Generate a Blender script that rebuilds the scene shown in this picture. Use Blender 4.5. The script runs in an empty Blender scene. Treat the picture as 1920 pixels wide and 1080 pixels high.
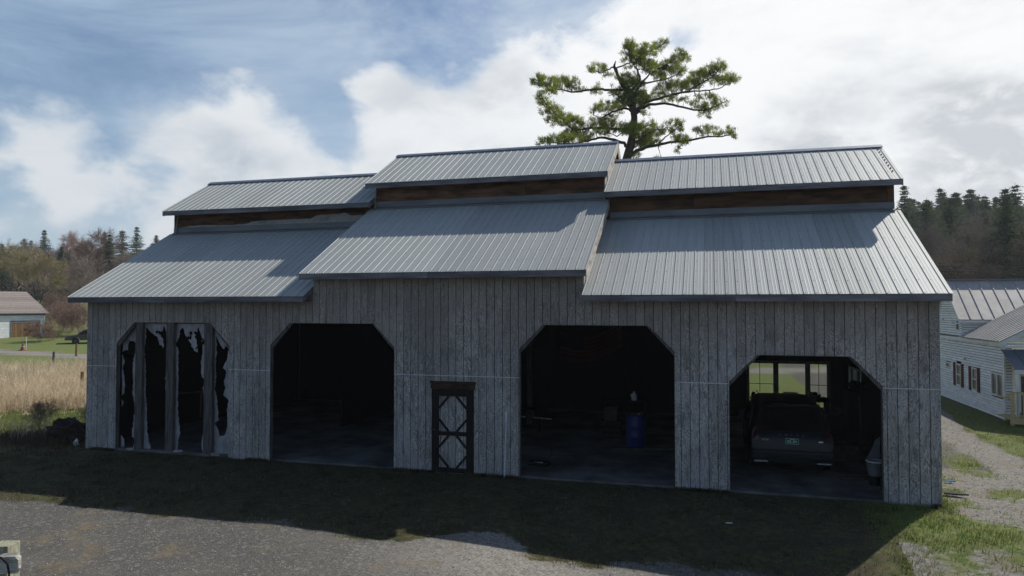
import bpy, math, random
import numpy as np
from mathutils import Vector, Matrix
PI = math.pi
R_ = math.radians
S = bpy.context.scene

# ------------------------------------------------------------------ camera
FPX = 1319.0
CAM = Vector((17.734, -16.623, 4.183)); YAW, PITCH = 0.275, 0.026
cd = bpy.data.cameras.new('camera'); cam = bpy.data.objects.new('camera', cd)
S.collection.objects.link(cam); S.camera = cam
cam.location = CAM; cam.rotation_euler = (PI/2+PITCH, 0, YAW)
cd.sensor_width = 36; cd.lens = FPX/1920*36; cd.clip_start = .1; cd.clip_end = 3000
MR = cam.rotation_euler.to_matrix()
def pixdir(px, py):           # a compass/elevation direction in the sky
    return (MR @ Vector(((px-960)/FPX, -(py-540)/FPX, -1))).normalized()

# ------------------------------------------------------------------ sun, sky
SUND = Vector((.58, .87, 1)).normalized()
EL = math.asin(SUND.z); AZ = math.atan2(SUND.x, SUND.y)
ld = bpy.data.lights.new('sun', 'SUN'); ld.energy = 5.0; ld.angle = R_(.55); ld.color = (1, .95, .86)
sun = bpy.data.objects.new('sun', ld); S.collection.objects.link(sun)
sun.rotation_euler = (-SUND).to_track_quat('-Z', 'Y').to_euler(); sun.location = (30, 30, 60)
S.view_settings.view_transform = 'Standard'; S.view_settings.look = 'None'
S.view_settings.exposure = 0; S.view_settings.gamma = 1; S.view_settings.use_curve_mapping = False
W = bpy.data.worlds.new('World'); S.world = W; W.use_nodes = True
def world():
    nt = W.node_tree; nt.nodes.clear(); N = nt.nodes; L = nt.links
    def nd(t, **k):
        n = N.new(t)
        for a, b in k.items(): setattr(n, a, b)
        return n
    def mth(op, a, b=None, c=None, clamp=False):
        n = nd('ShaderNodeMath', operation=op); n.use_clamp = clamp
        for i, v in enumerate((a, b, c)):
            if v is None: continue
            if hasattr(v, 'links') or isinstance(v, bpy.types.NodeSocket): L.new(v, n.inputs[i])
            else: n.inputs[i].default_value = v
        return n.outputs[0]
    def mixc(f, a, b):
        n = nd('ShaderNodeMix', data_type='RGBA')
        for s, v in ((n.inputs[0], f), (n.inputs[6], a), (n.inputs[7], b)):
            if isinstance(v, bpy.types.NodeSocket): L.new(v, s)
            else: s.default_value = v
        return n.outputs[2]
    def ss(v, a, b):
        n = nd('ShaderNodeMapRange', interpolation_type='SMOOTHSTEP'); L.new(v, n.inputs[0])
        n.inputs[1].default_value = a; n.inputs[2].default_value = b; return n.outputs[0]
    out = nd('ShaderNodeOutputWorld')
    sky = nd('ShaderNodeTexSky', sky_type='NISHITA'); sky.sun_disc = False
    sky.sun_elevation = EL; sky.sun_rotation = AZ; sky.air_density = 1.0; sky.dust_density = .7; sky.ozone_density = 2.2
    tc = nd('ShaderNodeTexCoord'); D = tc.outputs['Generated']
    def noise(scale, detail, rough, mul=(1, 1, 1), off=(0, 0, 0), dist=0):
        m = nd('ShaderNodeMapping'); L.new(D, m.inputs[0]); m.inputs[3].default_value = mul; m.inputs[1].default_value = off
        n = nd('ShaderNodeTexNoise'); L.new(m.outputs[0], n.inputs[0])
        n.inputs['Scale'].default_value = scale; n.inputs['Detail'].default_value = detail
        n.inputs['Roughness'].default_value = rough; n.inputs['Distortion'].default_value = dist
        return n.outputs[0]
    def lobe(px, py, rpx):    # soft body of cloud standing in one direction of the sky
        d = pixdir(px, py); n = nd('ShaderNodeVectorMath', operation='DOT_PRODUCT'); L.new(D, n.inputs[0]); n.inputs[1].default_value = d
        return ss(n.outputs['Value'], math.cos(rpx/FPX*1.0), 1.0)
    # cumulus bodies
    N1 = noise(4.2, 9, .56, (1, 1, 1.7), (.3, 1.1, .2), .25)
    bias = None
    for px, py, r, w in ((430, 250, 190, .34), (260, 250, 200, .20), (860, 190, 300, .34), (1000, 260, 330, .22), (600, 280, 260, .30), (1500, 120, 420, .30),
                         (1850, 90, 420, .26), (1650, 330, 420, .26), (1250, 330, 400, .26), (2300, 200, 900, .3), (60, 290, 190, .16), (470, 385, 240, .12), (130, 420, 260, .15),
                         (560, 110, 420, -.26), (960, 25, 260, -.22), (250, 90, 420, -.16), (1320, 90, 110, -.26), (130, 190, 90, -.12),
                         (1815, 185, 70, -.34), (240, 330, 110, -.14)):
        t = mth('MULTIPLY', lobe(px, py, r), w); bias = t if bias is None else mth('ADD', bias, t)
    dens = mth('ADD', N1, bias)
    # the bank stands ahead; cloud behind the camera is thinned to cut skylight
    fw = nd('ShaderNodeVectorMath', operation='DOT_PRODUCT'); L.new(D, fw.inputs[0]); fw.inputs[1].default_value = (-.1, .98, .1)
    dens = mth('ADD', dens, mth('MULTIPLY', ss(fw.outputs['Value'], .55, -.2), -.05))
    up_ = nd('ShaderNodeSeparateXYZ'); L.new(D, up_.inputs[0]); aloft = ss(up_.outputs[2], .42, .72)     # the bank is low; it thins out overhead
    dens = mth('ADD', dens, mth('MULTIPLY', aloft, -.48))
    fineN = noise(11, 7, .6, (1, 1, 1.6), (1, 4, 2), .3)
    dens = mth('ADD', dens, mth('MULTIPLY', mth('SUBTRACT', fineN, .5), .44))
    cov = ss(dens, .50, .80)
    # thin streaky veil
    N2 = noise(2.4, 8, .62, (1, 1, 3.0), (2, 0, .7), .6)
    veil = mth('MULTIPLY', mth('MULTIPLY', ss(N2, .38, .72), .72), mth('SUBTRACT', 1.0, aloft))
    hz = nd('ShaderNodeSeparateXYZ'); L.new(D, hz.inputs[0])
    low = mth('MULTIPLY', ss(hz.outputs[2], .26, .0), .85)
    veil = mth('MAXIMUM', veil, low)
    cov2 = mth('MAXIMUM', cov, veil)
    # shade of the clouds: thick parts grey, rims and sunward parts white
    N3 = noise(3.3, 7, .5, (1, 1, 2.4), (5, 1, 0), .2)
    N4 = noise(8.5, 6, .55, (1, 1, 2.0), (3, 7, 1), .3)
    N3 = mth('ADD', mth('MULTIPLY', N3, .6), mth('MULTIPLY', N4, .4))
    thick = mth('MULTIPLY', ss(N3, .45, .68), .45)
    for px, py, r, w in ((1740, 265, 280, .34), (1900, 170, 160, .36), (1450, 290, 170, .6), (440, 330, 110, .5), (880, 280, 220, .35), (1850, 330, 140, .3)):
        thick = mth('ADD', thick, mth('MULTIPLY', mth('MULTIPLY', lobe(px, py, r), w), ss(N3, .38, .62)))
    thick = mth('MULTIPLY', mth('MINIMUM', thick, 1.0), ss(fineN, .25, .60)); thick = mth('MINIMUM', thick, .85)
    sd = nd('ShaderNodeVectorMath', operation='DOT_PRODUCT'); L.new(D, sd.inputs[0]); sd.inputs[1].default_value = SUND
    glow = ss(sd.outputs['Value'], .1, .9)
    white = mixc(glow, (.72, .76, .80, 1), (.98, .99, 1.0, 1))
    grey = mixc(glow, (.44, .51, .60, 1), (.54, .58, .62, 1))
    cc = mixc(thick, white, grey)
    veilc = mixc(glow, (.37, .53, .71, 1), (.70, .78, .84, 1))
    cc = mixc(cov, veilc, cc)
    b1 = nd('ShaderNodeBackground'); L.new(sky.outputs[0], b1.inputs[0]); b1.inputs[1].default_value = .10
    b2 = nd('ShaderNodeBackground'); L.new(cc, b2.inputs[0]); b2.inputs[1].default_value = 1.0
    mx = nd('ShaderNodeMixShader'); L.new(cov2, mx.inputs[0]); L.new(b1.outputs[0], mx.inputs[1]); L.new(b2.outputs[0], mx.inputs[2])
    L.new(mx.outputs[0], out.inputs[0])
world()

# ------------------------------------------------------------------ helpers
rnd = random.Random(7); rs = np.random.RandomState(7)
COL = S.collection
_T = np.random.RandomState(3).rand(256, 256)
def vn(x, y, s=1.0, seed=0):
    x = np.asarray(x, float)*s+seed*17.31; y = np.asarray(y, float)*s+seed*9.77
    xi = np.floor(x).astype(int); yi = np.floor(y).astype(int); fx = x-xi; fy = y-yi
    fx = fx*fx*(3-2*fx); fy = fy*fy*(3-2*fy); g = lambda a, b: _T[a % 256, b % 256]
    return (g(xi, yi)*(1-fx)+g(xi+1, yi)*fx)*(1-fy)+(g(xi, yi+1)*(1-fx)+g(xi+1, yi+1)*fx)*fy
def fbm(x, y, s=1.0, seed=0, o=4):
    r = 0; a = .5
    for i in range(o): r = r+a*vn(x, y, s*2**i, seed+i*3); a *= .5
    return r/(1-.5**o)
def sst(v, a, b):
    t = np.clip((v-a)/(b-a), 0, 1); return t*t*(3-2*t)

class NT:
    def __init__(s, name):
        s.m = bpy.data.materials.new(name); s.m.use_nodes = True; s.t = s.m.node_tree; s.t.nodes.clear()
        s.out = s.t.nodes.new('ShaderNodeOutputMaterial'); s.tc = s.t.nodes.new('ShaderNodeTexCoord')
    def n(s, t, **k):
        x = s.t.nodes.new(t)
        for a, b in k.items(): setattr(x, a, b)
        return x
    def set(s, sock, v):
        if isinstance(v, bpy.types.NodeSocket): s.t.links.new(v, sock)
        else: sock.default_value = v
    def math(s, op, a, b=0.0, clamp=False):
        x = s.n('ShaderNodeMath', operation=op); x.use_clamp = clamp; s.set(x.inputs[0], a); s.set(x.inputs[1], b); return x.outputs[0]
    def vec(s, mul=(1, 1, 1), off=(0, 0, 0), src='Object', rand=False):
        m = s.n('ShaderNodeMapping'); v = s.tc.outputs[src] if src != 'pos' else s.n('ShaderNodeNewGeometry').outputs['Position']
        s.set(m.inputs[0], v); m.inputs[3].default_value = mul; m.inputs[1].default_value = off
        o = m.outputs[0]
        if rand:
            a = s.n('ShaderNodeVectorMath', operation='ADD'); oi = s.n('ShaderNodeObjectInfo')
            sc = s.math('MULTIPLY', oi.outputs['Random'], 37.0); s.set(a.inputs[0], o); s.set(a.inputs[1], sc); o = a.outputs[0]
        return o
    def noise(s, v, scale=5, detail=4, rough=.5, dist=0):
        x = s.n('ShaderNodeTexNoise'); s.set(x.inputs[0], v); x.inputs['Scale'].default_value = scale
        x.inputs['Detail'].default_value = detail; x.inputs['Roughness'].default_value = rough; x.inputs['Distortion'].default_value = dist
        return x.outputs[0]
    def ss(s, v, a, b, c=0., d=1.):
        x = s.n('ShaderNodeMapRange', interpolation_type='SMOOTHSTEP'); s.set(x.inputs[0], v)
        x.inputs[1].default_value = a; x.inputs[2].default_value = b; x.inputs[3].default_value = c; x.inputs[4].default_value = d; return x.outputs[0]
    def mix(s, f, a, b, blend='MIX'):
        x = s.n('ShaderNodeMix', data_type='RGBA', blend_type=blend)
        s.set(x.inputs[0], f)
        for so, v in ((x.inputs[6], a), (x.inputs[7], b)):
            s.set(so, (*v, 1) if isinstance(v, tuple) and len(v) == 3 else v)
        return x.outputs[2]
    def pbsdf(s, col, rough=.8, metal=0., spec=.3, bump=None, bs=.3, bd=.01, **k):
        p = s.n('ShaderNodeBsdfPrincipled')
        s.set(p.inputs['Base Color'], (*col, 1) if isinstance(col, tuple) and len(col) == 3 else col)
        s.set(p.inputs['Roughness'], rough); s.set(p.inputs['Metallic'], metal); p.inputs['Specular IOR Level'].default_value = spec
        for a, b in k.items(): p.inputs[a.replace('_', ' ')].default_value = b
        if bump is not None:
            b = s.n('ShaderNodeBump'); b.inputs['Strength'].default_value = bs; b.inputs['Distance'].default_value = bd
            s.set(b.inputs['Height'], bump); s.set(p.inputs['Normal'], b.outputs[0])
        s.set(s.out.inputs[0], p.outputs[0]); return p

def simple(name, c1, c2=None, scale=6, mul=(1, 1, 1), rough=.8, metal=0., spec=.08, bs=.25, bd=.01, detail=5, rand=0., src='Object'):
    t = NT(name); c2 = c2 or tuple(x*.6 for x in c1)
    v = t.vec(mul, src=src, rand=rand > 0)
    n = t.noise(v, scale, detail, .6)
    col = t.mix(t.ss(n, .3, .7), c1, c2)
    if rand:
        oi = t.n('ShaderNodeObjectInfo'); k = t.ss(oi.outputs['Random'], 0, 1, 1-rand, 1+rand)
        h = t.n('ShaderNodeHueSaturation'); t.set(h.inputs['Value'], k); t.set(h.inputs['Color'], col); col = h.outputs[0]
    t.pbsdf(col, rough, metal, spec, n, bs, bd); return t.m

def m_siding():
    t = NT('weathered_siding')
    base = t.vec((1, 1, 1))
    sep = t.n('ShaderNodeSeparateXYZ'); t.set(sep.inputs[0], base)
    oi = t.n('ShaderNodeObjectInfo')
    warp = t.noise(t.vec((1, 1, .35), (3, 0, 0), rand=True), 3.0, 3, .5)
    # cathedral figure of rotary-cut plywood: rings of a warped field
    rings = t.math('SINE', t.math('ADD', t.math('MULTIPLY', warp, 165.0), t.math('MULTIPLY', sep.outputs[0], 75.0)))
    fine = t.noise(t.vec((1, 1, .035), rand=True), 90, 6, .7)
    rgh = t.noise(t.vec((1, 1, .12)), 34, 6, .75)
    blot = t.noise(t.vec((1, 1, .5)), 1.3, 6, .6)
    mid = t.noise(t.vec((1, 1, .25), (9, 0, 4)), 6, 6, .7)
    g = t.math('ADD', t.math('MULTIPLY', t.ss(rings, -1, 1), .18), t.math('MULTIPLY', fine, .70))
    g = t.math('ADD', g, t.math('MULTIPLY', rgh, .5))
    c = t.mix(t.ss(g, .50, .86), (.125, .114, .104), (.46, .44, .42))
    c = t.mix(t.ss(blot, .40, .66, 0, .75), c, t.mix(.5, c, (.37, .375, .39)))
    c = t.mix(t.ss(mid, .48, .66, 0, .72), c, (.13, .125, .125))
    big = t.noise(t.vec((1, 1, .6), (4, 0, 8)), .55, 5, .6)
    c = t.mix(t.ss(big, .45, .66, 0, .6), c, t.mix(.6, c, (.14, .13, .125)))
    # the upper sheets keep a browner tone than the rain-washed lower ones
    up = t.math('MULTIPLY', t.ss(sep.outputs[2], 2.3, 4.4, 0, .8), t.ss(blot, .25, .6, .4, 1))
    c = t.mix(up, c, t.mix(.75, c, (.205, .172, .142)))
    # pale splash and peeling near the foot
    ft = t.math('MULTIPLY', t.ss(sep.outputs[2], .55, .0, 0, .55), t.ss(rgh, .4, .65))
    c = t.mix(ft, c, (.34, .34, .35))
    h = t.n('ShaderNodeHueSaturation'); t.set(h.inputs['Value'], t.ss(oi.outputs['Random'], 0, 1, .90, 1.10)); t.set(h.inputs['Color'], c); h.inputs['Saturation'].default_value = 1.0
    sp = t.noise(t.vec((1, 1, 1)), 55, 2, .5)
    c = t.mix(t.ss(sp, .75, .80, 0, .5), h.outputs[0], (.45, .46, .48))
    t.pbsdf(c, .9, 0, .15, g, .5, .006); return t.m

def m_roof(name, warm=0.):
    t = NT(name)
    v = t.vec((1, .12, 1), rand=True); n = t.noise(v, 4, 5, .6); n2 = t.noise(t.vec((1, .02, 1), rand=True), 26, 4, .6)
    sp = t.noise(t.vec(rand=True), 60, 3, .7)
    c = t.mix(t.ss(n, .35, .65), (.365, .385, .375), (.395, .41, .40))
    c = t.mix(t.ss(n2, .45, .7, 0, .4), c, (.27, .28, .28))
    c = t.mix(t.ss(sp, .66, .74, 0, .5), c, (.23, .225, .22))
    oi = t.n('ShaderNodeObjectInfo'); h = t.n('ShaderNodeHueSaturation'); t.set(h.inputs['Value'], t.ss(oi.outputs['Random'], 0, 1, .92, 1.08)); t.set(h.inputs['Color'], c)
    t.pbsdf(h.outputs[0], .60, .12, .16, n, .05, .004); return t.m

def m_plastic():
    t = NT('torn_plastic_sheeting')
    n = t.noise(t.vec((1, 1, .5)), 9, 6, .6); c = t.mix(t.ss(n, .35, .65), (.50, .50, .52), (.33, .32, .35))
    d = t.n('ShaderNodeBsdfDiffuse'); t.set(d.inputs[0], c); tr = t.n('ShaderNodeBsdfTranslucent'); t.set(tr.inputs[0], c)
    b = t.n('ShaderNodeBump'); b.inputs[0].default_value = .6; b.inputs[1].default_value = .02; t.set(b.inputs['Height'], n); t.set(d.inputs['Normal'], b.outputs[0])
    mx = t.n('ShaderNodeMixShader'); mx.inputs[0].default_value = .3; t.set(mx.inputs[1], d.outputs[0]); t.set(mx.inputs[2], tr.outputs[0]); t.set(t.out.inputs[0], mx.outputs[0]); return t.m

def m_leaf(name, c1, c2, scale=1.5, trans=.35, trc=None, fine=14):
    t = NT(name); v = t.vec(src='pos')
    n = t.noise(v, scale, 4, .6); n2 = t.noise(v, fine, 2, .5)
    f = t.math('ADD', t.math('MULTIPLY', n, .6), t.math('MULTIPLY', n2, .4))
    c = t.mix(t.ss(f, .38, .62), c1, c2)
    d = t.n('ShaderNodeBsdfDiffuse'); t.set(d.inputs[0], c); tr = t.n('ShaderNodeBsdfTranslucent'); t.set(tr.inputs[0], c if trc is None else t.mix(.5, c, trc))
    mx = t.n('ShaderNodeMixShader'); mx.inputs[0].default_value = trans; t.set(mx.inputs[1], d.outputs[0]); t.set(mx.inputs[2], tr.outputs[0]); t.set(t.out.inputs[0], mx.outputs[0]); return t.m

def m_ground():
    t = NT('ground_cover')
    def at(n): a = t.n('ShaderNodeAttribute'); a.attribute_name = n; return a.outputs['Fac']
    P = t.vec(src='pos')
    gr, lu, st, dk = at('gravel'), at('lush'), at('straw'), at('packed')
    n1 = t.noise(P, .9, 6, .6); n2 = t.noise(P, 7, 6, .65); n3 = t.noise(P, 45, 4, .7); n4 = t.noise(P, 2.6, 5, .6)
    vo = t.n('ShaderNodeTexVoronoi'); t.set(vo.inputs[0], P); vo.inputs['Scale'].default_value = 42
    cs = t.n('ShaderNodeSeparateColor'); t.set(cs.inputs[0], vo.outputs['Color'])
    vo2 = t.n('ShaderNodeTexVoronoi'); t.set(vo2.inputs[0], P); vo2.inputs['Scale'].default_value = 17
    cs2 = t.n('ShaderNodeSeparateColor'); t.set(cs2.inputs[0], vo2.outputs['Color'])
    # crushed stone
    stone = t.mix(cs.outputs[0], (.082, .079, .074), (.150, .147, .138))
    stone = t.mix(t.ss(cs.outputs[1], .93, .98, 0, .7), stone, (.33, .32, .30))
    stone = t.mix(t.ss(vo.outputs['Distance'], .25, .6, 0, .6), stone, (.055, .05, .045))
    stone = t.mix(t.ss(cs2.outputs[1], .88, .96, 0, .35), stone, (.26, .25, .235))
    stone = t.mix(t.ss(n1, .46, .70, 0, .35), stone, (.145, .132, .112))
    stone = t.mix(t.math('MULTIPLY', dk, t.ss(n2, .3, .6, .4, .9)), stone, t.mix(cs.outputs[0], (.16, .148, .13), (.34, .32, .29)))
    dead = t.mix(n3, (.10, .078, .045), (.24, .19, .115)); n5 = t.noise(P, 1.0, 5, .6)
    stone = t.mix(t.math('MULTIPLY', t.ss(n5, .53, .66), t.ss(n2, .36, .60, 0, .7)), stone, dead)
    # turf
    soil = t.mix(n3, (.035, .028, .020), (.085, .068, .045))
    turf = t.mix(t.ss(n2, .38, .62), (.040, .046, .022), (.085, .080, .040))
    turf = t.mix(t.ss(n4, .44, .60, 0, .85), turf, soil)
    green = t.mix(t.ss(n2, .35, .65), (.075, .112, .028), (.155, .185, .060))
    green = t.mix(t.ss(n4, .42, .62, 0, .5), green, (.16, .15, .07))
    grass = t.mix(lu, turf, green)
    straw = t.mix(t.ss(n3, .3, .7), (.26, .19, .11), (.46, .37, .24))
    grass = t.mix(st, grass, straw)
    # patchy seam between stone and grass
    f = t.math('ADD', gr, t.math('MULTIPLY', t.math('SUBTRACT', t.math('ADD', t.math('MULTIPLY', n2, .55), t.math('MULTIPLY', n3, .45)), .5), 1.5))
    f = t.ss(f, .40, .60)
    c = t.mix(f, grass, stone)
    bh = t.math('ADD', t.math('MULTIPLY', t.math('SUBTRACT', 1.0, vo.outputs['Distance']), .6), n3)
    t.pbsdf(c, .95, 0, .08, bh, .45, .015); return t.m

M = dict(
    siding=m_siding(), roof=m_roof('galvanised_roof_steel'), ground=m_ground(), plastic=m_plastic(),
    sheath=simple('wall_sheathing_dark', (.035, .03, .028), (.02, .018, .016), rough=.95),
    fascia=simple('grey_fascia_board', (.19, .19, .20), (.085, .085, .092), 7, (.12, 1, 1), rand=.15, bs=.3),
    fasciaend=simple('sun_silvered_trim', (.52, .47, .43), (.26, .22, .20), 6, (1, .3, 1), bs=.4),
    clere=simple('rain_stained_plywood', (.15, .082, .045), (.030, .020, .015), 2.6, (.45, 1, 2.2), rand=.25, detail=8),
    wrap=simple('house_wrap', (.30, .30, .29), (.22, .22, .22), 5, rough=.7),
    wrapink=simple('house_wrap_print', (.16, .18, .22), (.2, .22, .26), 5),
    flash=simple('grey_flashing', (.17, .18, .19), (.12, .125, .135), 4, (.2, 1, 1), rough=.5, metal=.2, bs=.05),
    ridge=simple('ridge_cap_steel', (.20, .23, .28), (.15, .17, .22), 4, rough=.45, metal=.4, bs=.05),
    screw=simple('roof_screw_steel', (.09, .09, .09), (.06, .06, .06), rough=.5, metal=.5),
    zflash=simple('pale_joint_flashing', (.74, .76, .79), (.50, .52, .54), 9, rough=.5, metal=.3, bs=.1),
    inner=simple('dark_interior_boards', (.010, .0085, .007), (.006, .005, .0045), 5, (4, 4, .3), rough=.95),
    post=simple('old_stud_wood', (.135, .130, .128), (.050, .047, .046), 6, (3, 3, .3), rough=.95, bs=.5),
    floor=simple('concrete_slab', (.165, .165, .17), (.055, .055, .056), .9, rough=.85, detail=9, bs=.15),
    door=simple('tarred_door_wood', (.022, .018, .018), (.010, .009, .010), 8, (3, 3, .4), rough=.8, bs=.4),
    doorhead=simple('rusty_door_header', (.075, .042, .024), (.020, .014, .011), 9, (.5, 1, 2), rough=.9),
    pvc=simple('pale_pvc', (.50, .54, .60), (.40, .44, .50), 4, rough=.4),
    white=simple('white_paint', (.74, .75, .76), (.60, .62, .64), 3, rough=.7, bs=.1),
    clap=simple('white_clapboard_paint', (.82, .84, .85), (.64, .66, .66), 2.2, (1, 1, 1.6), rough=.75, detail=8, rand=.06),
    shingle=simple('weathered_asphalt_shingle', (.27, .235, .215), (.18, .155, .145), 9, rough=.95, rand=.12),
    barnwood=simple('brown_barn_door', (.26, .16, .075), (.14, .085, .045), 5, (4, 4, .4), rough=.9, rand=.2),
    hroof=simple('old_standing_seam', (.42, .405, .39), (.33, .315, .305), 2.2, rough=.5, metal=.2, bs=.05, rand=.05),
    hroofb=simple('dark_porch_roof_steel', (.16, .18, .22), (.12, .135, .165), 2.2, rough=.4, metal=.4, bs=.05),
    shutter=simple('dark_red_shutter', (.13, .032, .03), (.07, .02, .02), 6, rough=.7),
    deck=simple('new_yellow_lumber', (.52, .43, .22), (.40, .32, .16), 5, (.4, 1, 3), rough=.8),
    bark=simple('pine_bark', (.085, .068, .056), (.028, .023, .020), 9, (1, 1, .4), rough=.95, bs=.8, bd=.03, src='Object'),
    twig=simple('bare_twig_bark', (.30, .245, .205), (.17, .14, .12), 3, rough=.95, rand=.28, src='Object'),
    twigred=simple('budding_red_twigs', (.36, .24, .19), (.22, .15, .12), 3, rough=.95, rand=.25),
    twigolive=simple('budding_olive_twigs', (.33, .28, .15), (.19, .16, .09), 3, rough=.95, rand=.25),
    needle=m_leaf('pine_needles', (.040, .072, .018), (.26, .29, .07), 1.1, .42, (.35, .42, .05)),
    conif=m_leaf('far_conifer_needles', (.045, .070, .042), (.13, .16, .08), .5, .3, fine=3),  # needles lightened to stand in for distance haze
    grassdk=m_leaf('short_winter_grass', (.026, .027, .014), (.12, .098, .060), 2.2, .3, fine=30),
    grassgr=m_leaf('spring_grass', (.078, .122, .028), (.20, .23, .075), 2.0, .35, (.22, .26, .07), fine=30),
    strawm=m_leaf('dry_straw_grass', (.43, .345, .235), (.80, .69, .52), 1.3, .35, fine=9),
    stone=simple('loose_stones', (.34, .335, .325), (.16, .16, .16), 22, rough=.9, src='Object', detail=2),
    rubber=simple('black_rubber', (.012, .012, .012), (.02, .02, .02), rough=.7),
    carpaint=simple('dark_blue_grey_car_paint', (.010, .011, .015), (.008, .009, .012), 3, rough=.3, metal=0., spec=.28, bs=0),
    glassdk=simple('tinted_car_glass', (.004, .005, .006), (.004, .004, .005), rough=.12, spec=.2, bs=0),
    chrome=simple('bright_chrome', (.60, .61, .63), (.5, .5, .52), rough=.2, metal=.9, bs=0),
    tail=simple('red_tail_lamp_lens', (.05, .004, .004), (.03, .003, .003), rough=.2, spec=.6, bs=0),
    plate=simple('green_licence_plate', (.010, .16, .085), (.010, .13, .07), rough=.5, bs=0),
    ink=simple('white_lettering', (.80, .82, .80), (.74, .76, .74), rough=.6, bs=0),
    blue=simple('blue_drum_plastic', (.008, .022, .16), (.006, .016, .11), rough=.4, spec=.4, bs=.02),
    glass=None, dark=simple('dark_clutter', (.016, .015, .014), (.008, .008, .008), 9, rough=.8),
    greyc=simple('grey_clutter', (.08, .076, .072), (.04, .038, .036), 9, rough=.8),
    card=simple('brown_cardboard', (.08, .066, .052), (.05, .04, .03), 6, rough=.9),
    winframe=simple('window_frame_paint', (.40, .40, .36), (.30, .30, .27), 6, rough=.6),
    lichen=simple('lichened_fence_wood', (.36, .355, .26), (.19, .185, .14), 11, (2, 2, .6), rough=.95, bs=.6),
    silver=simple('silvered_fence_rail', (.50, .49, .44), (.22, .21, .18), 10, (.4, 3, 3), rough=.95, bs=.7),
    cone=simple('faded_orange_plastic', (.30, .11, .07), (.22, .08, .055), rough=.7),
    truck=simple('grey_green_truck_paint', (.085, .09, .085), (.07, .075, .07), rough=.35, metal=.3, bs=0),
    truckw=simple('pale_truck_cap', (.5, .52, .52), (.42, .44, .44), rough=.4, bs=0),
    rust=simple('rusty_brown_steel', (.11, .06, .04), (.05, .03, .02), rough=.8),
    brush=simple('dark_olive_brush', (.12, .125, .075), (.06, .065, .04), 3),
    bluelit=simple('blue_litter', (.05, .16, .30), (.04, .12, .24), rough=.6),
)
def m_glass(name, tint, refl=.12):
    t = NT(name); a = t.n('ShaderNodeBsdfTransparent'); a.inputs[0].default_value = (*tint, 1)
    g = t.n('ShaderNodeBsdfGlossy'); g.inputs['Roughness'].default_value = .03
    fr = t.n('ShaderNodeFresnel'); fr.inputs[0].default_value = 1.45
    mx = t.n('ShaderNodeMixShader'); t.set(mx.inputs[0], fr.outputs[0]); t.set(mx.inputs[1], a.outputs[0]); t.set(mx.inputs[2], g.outputs[0]); t.set(t.out.inputs[0], mx.outputs[0]); return t.m
def haze():
    t = NT('thin_haze'); v = t.n('ShaderNodeVolumePrincipled'); v.inputs['Color'].default_value = (.80, .87, .95, 1); v.inputs['Density'].default_value = .00035; v.inputs['Anisotropy'].default_value = .25
    t.t.links.new(v.outputs[0], t.out.inputs['Volume']); mb = MB().box((-960, -560, -3), (960, 960, 62)); o = mb.build('haze', t.m); o['kind'] = 'stuff'; o.display_type = 'WIRE'
M['glass'] = m_glass('clear_window_glass', (.80, .82, .80))
M['house_glass'] = simple('dim_window_pane', (.035, .045, .05), (.05, .07, .06), 2, rough=.07, spec=.6, bs=0)
def m_flag():
    t = NT('draped_flag_cloth'); sep = t.n('ShaderNodeSeparateXYZ'); t.set(sep.inputs[0], t.tc.outputs['UV'])
    k = t.math('MODULO', t.math('FLOOR', t.math('MULTIPLY', sep.outputs[1], 13.0)), 2.0)
    c = t.mix(t.math('GREATER_THAN', k, .5), (.15, .012, .014), (.075, .058, .055))
    can = t.math('MULTIPLY', t.math('LESS_THAN', sep.outputs[0], .4), t.math('GREATER_THAN', sep.outputs[1], 6/13))
    c = t.mix(can, c, (.006, .008, .02)); t.pbsdf(c, .9); return t.m
M['flag'] = m_flag()

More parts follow.
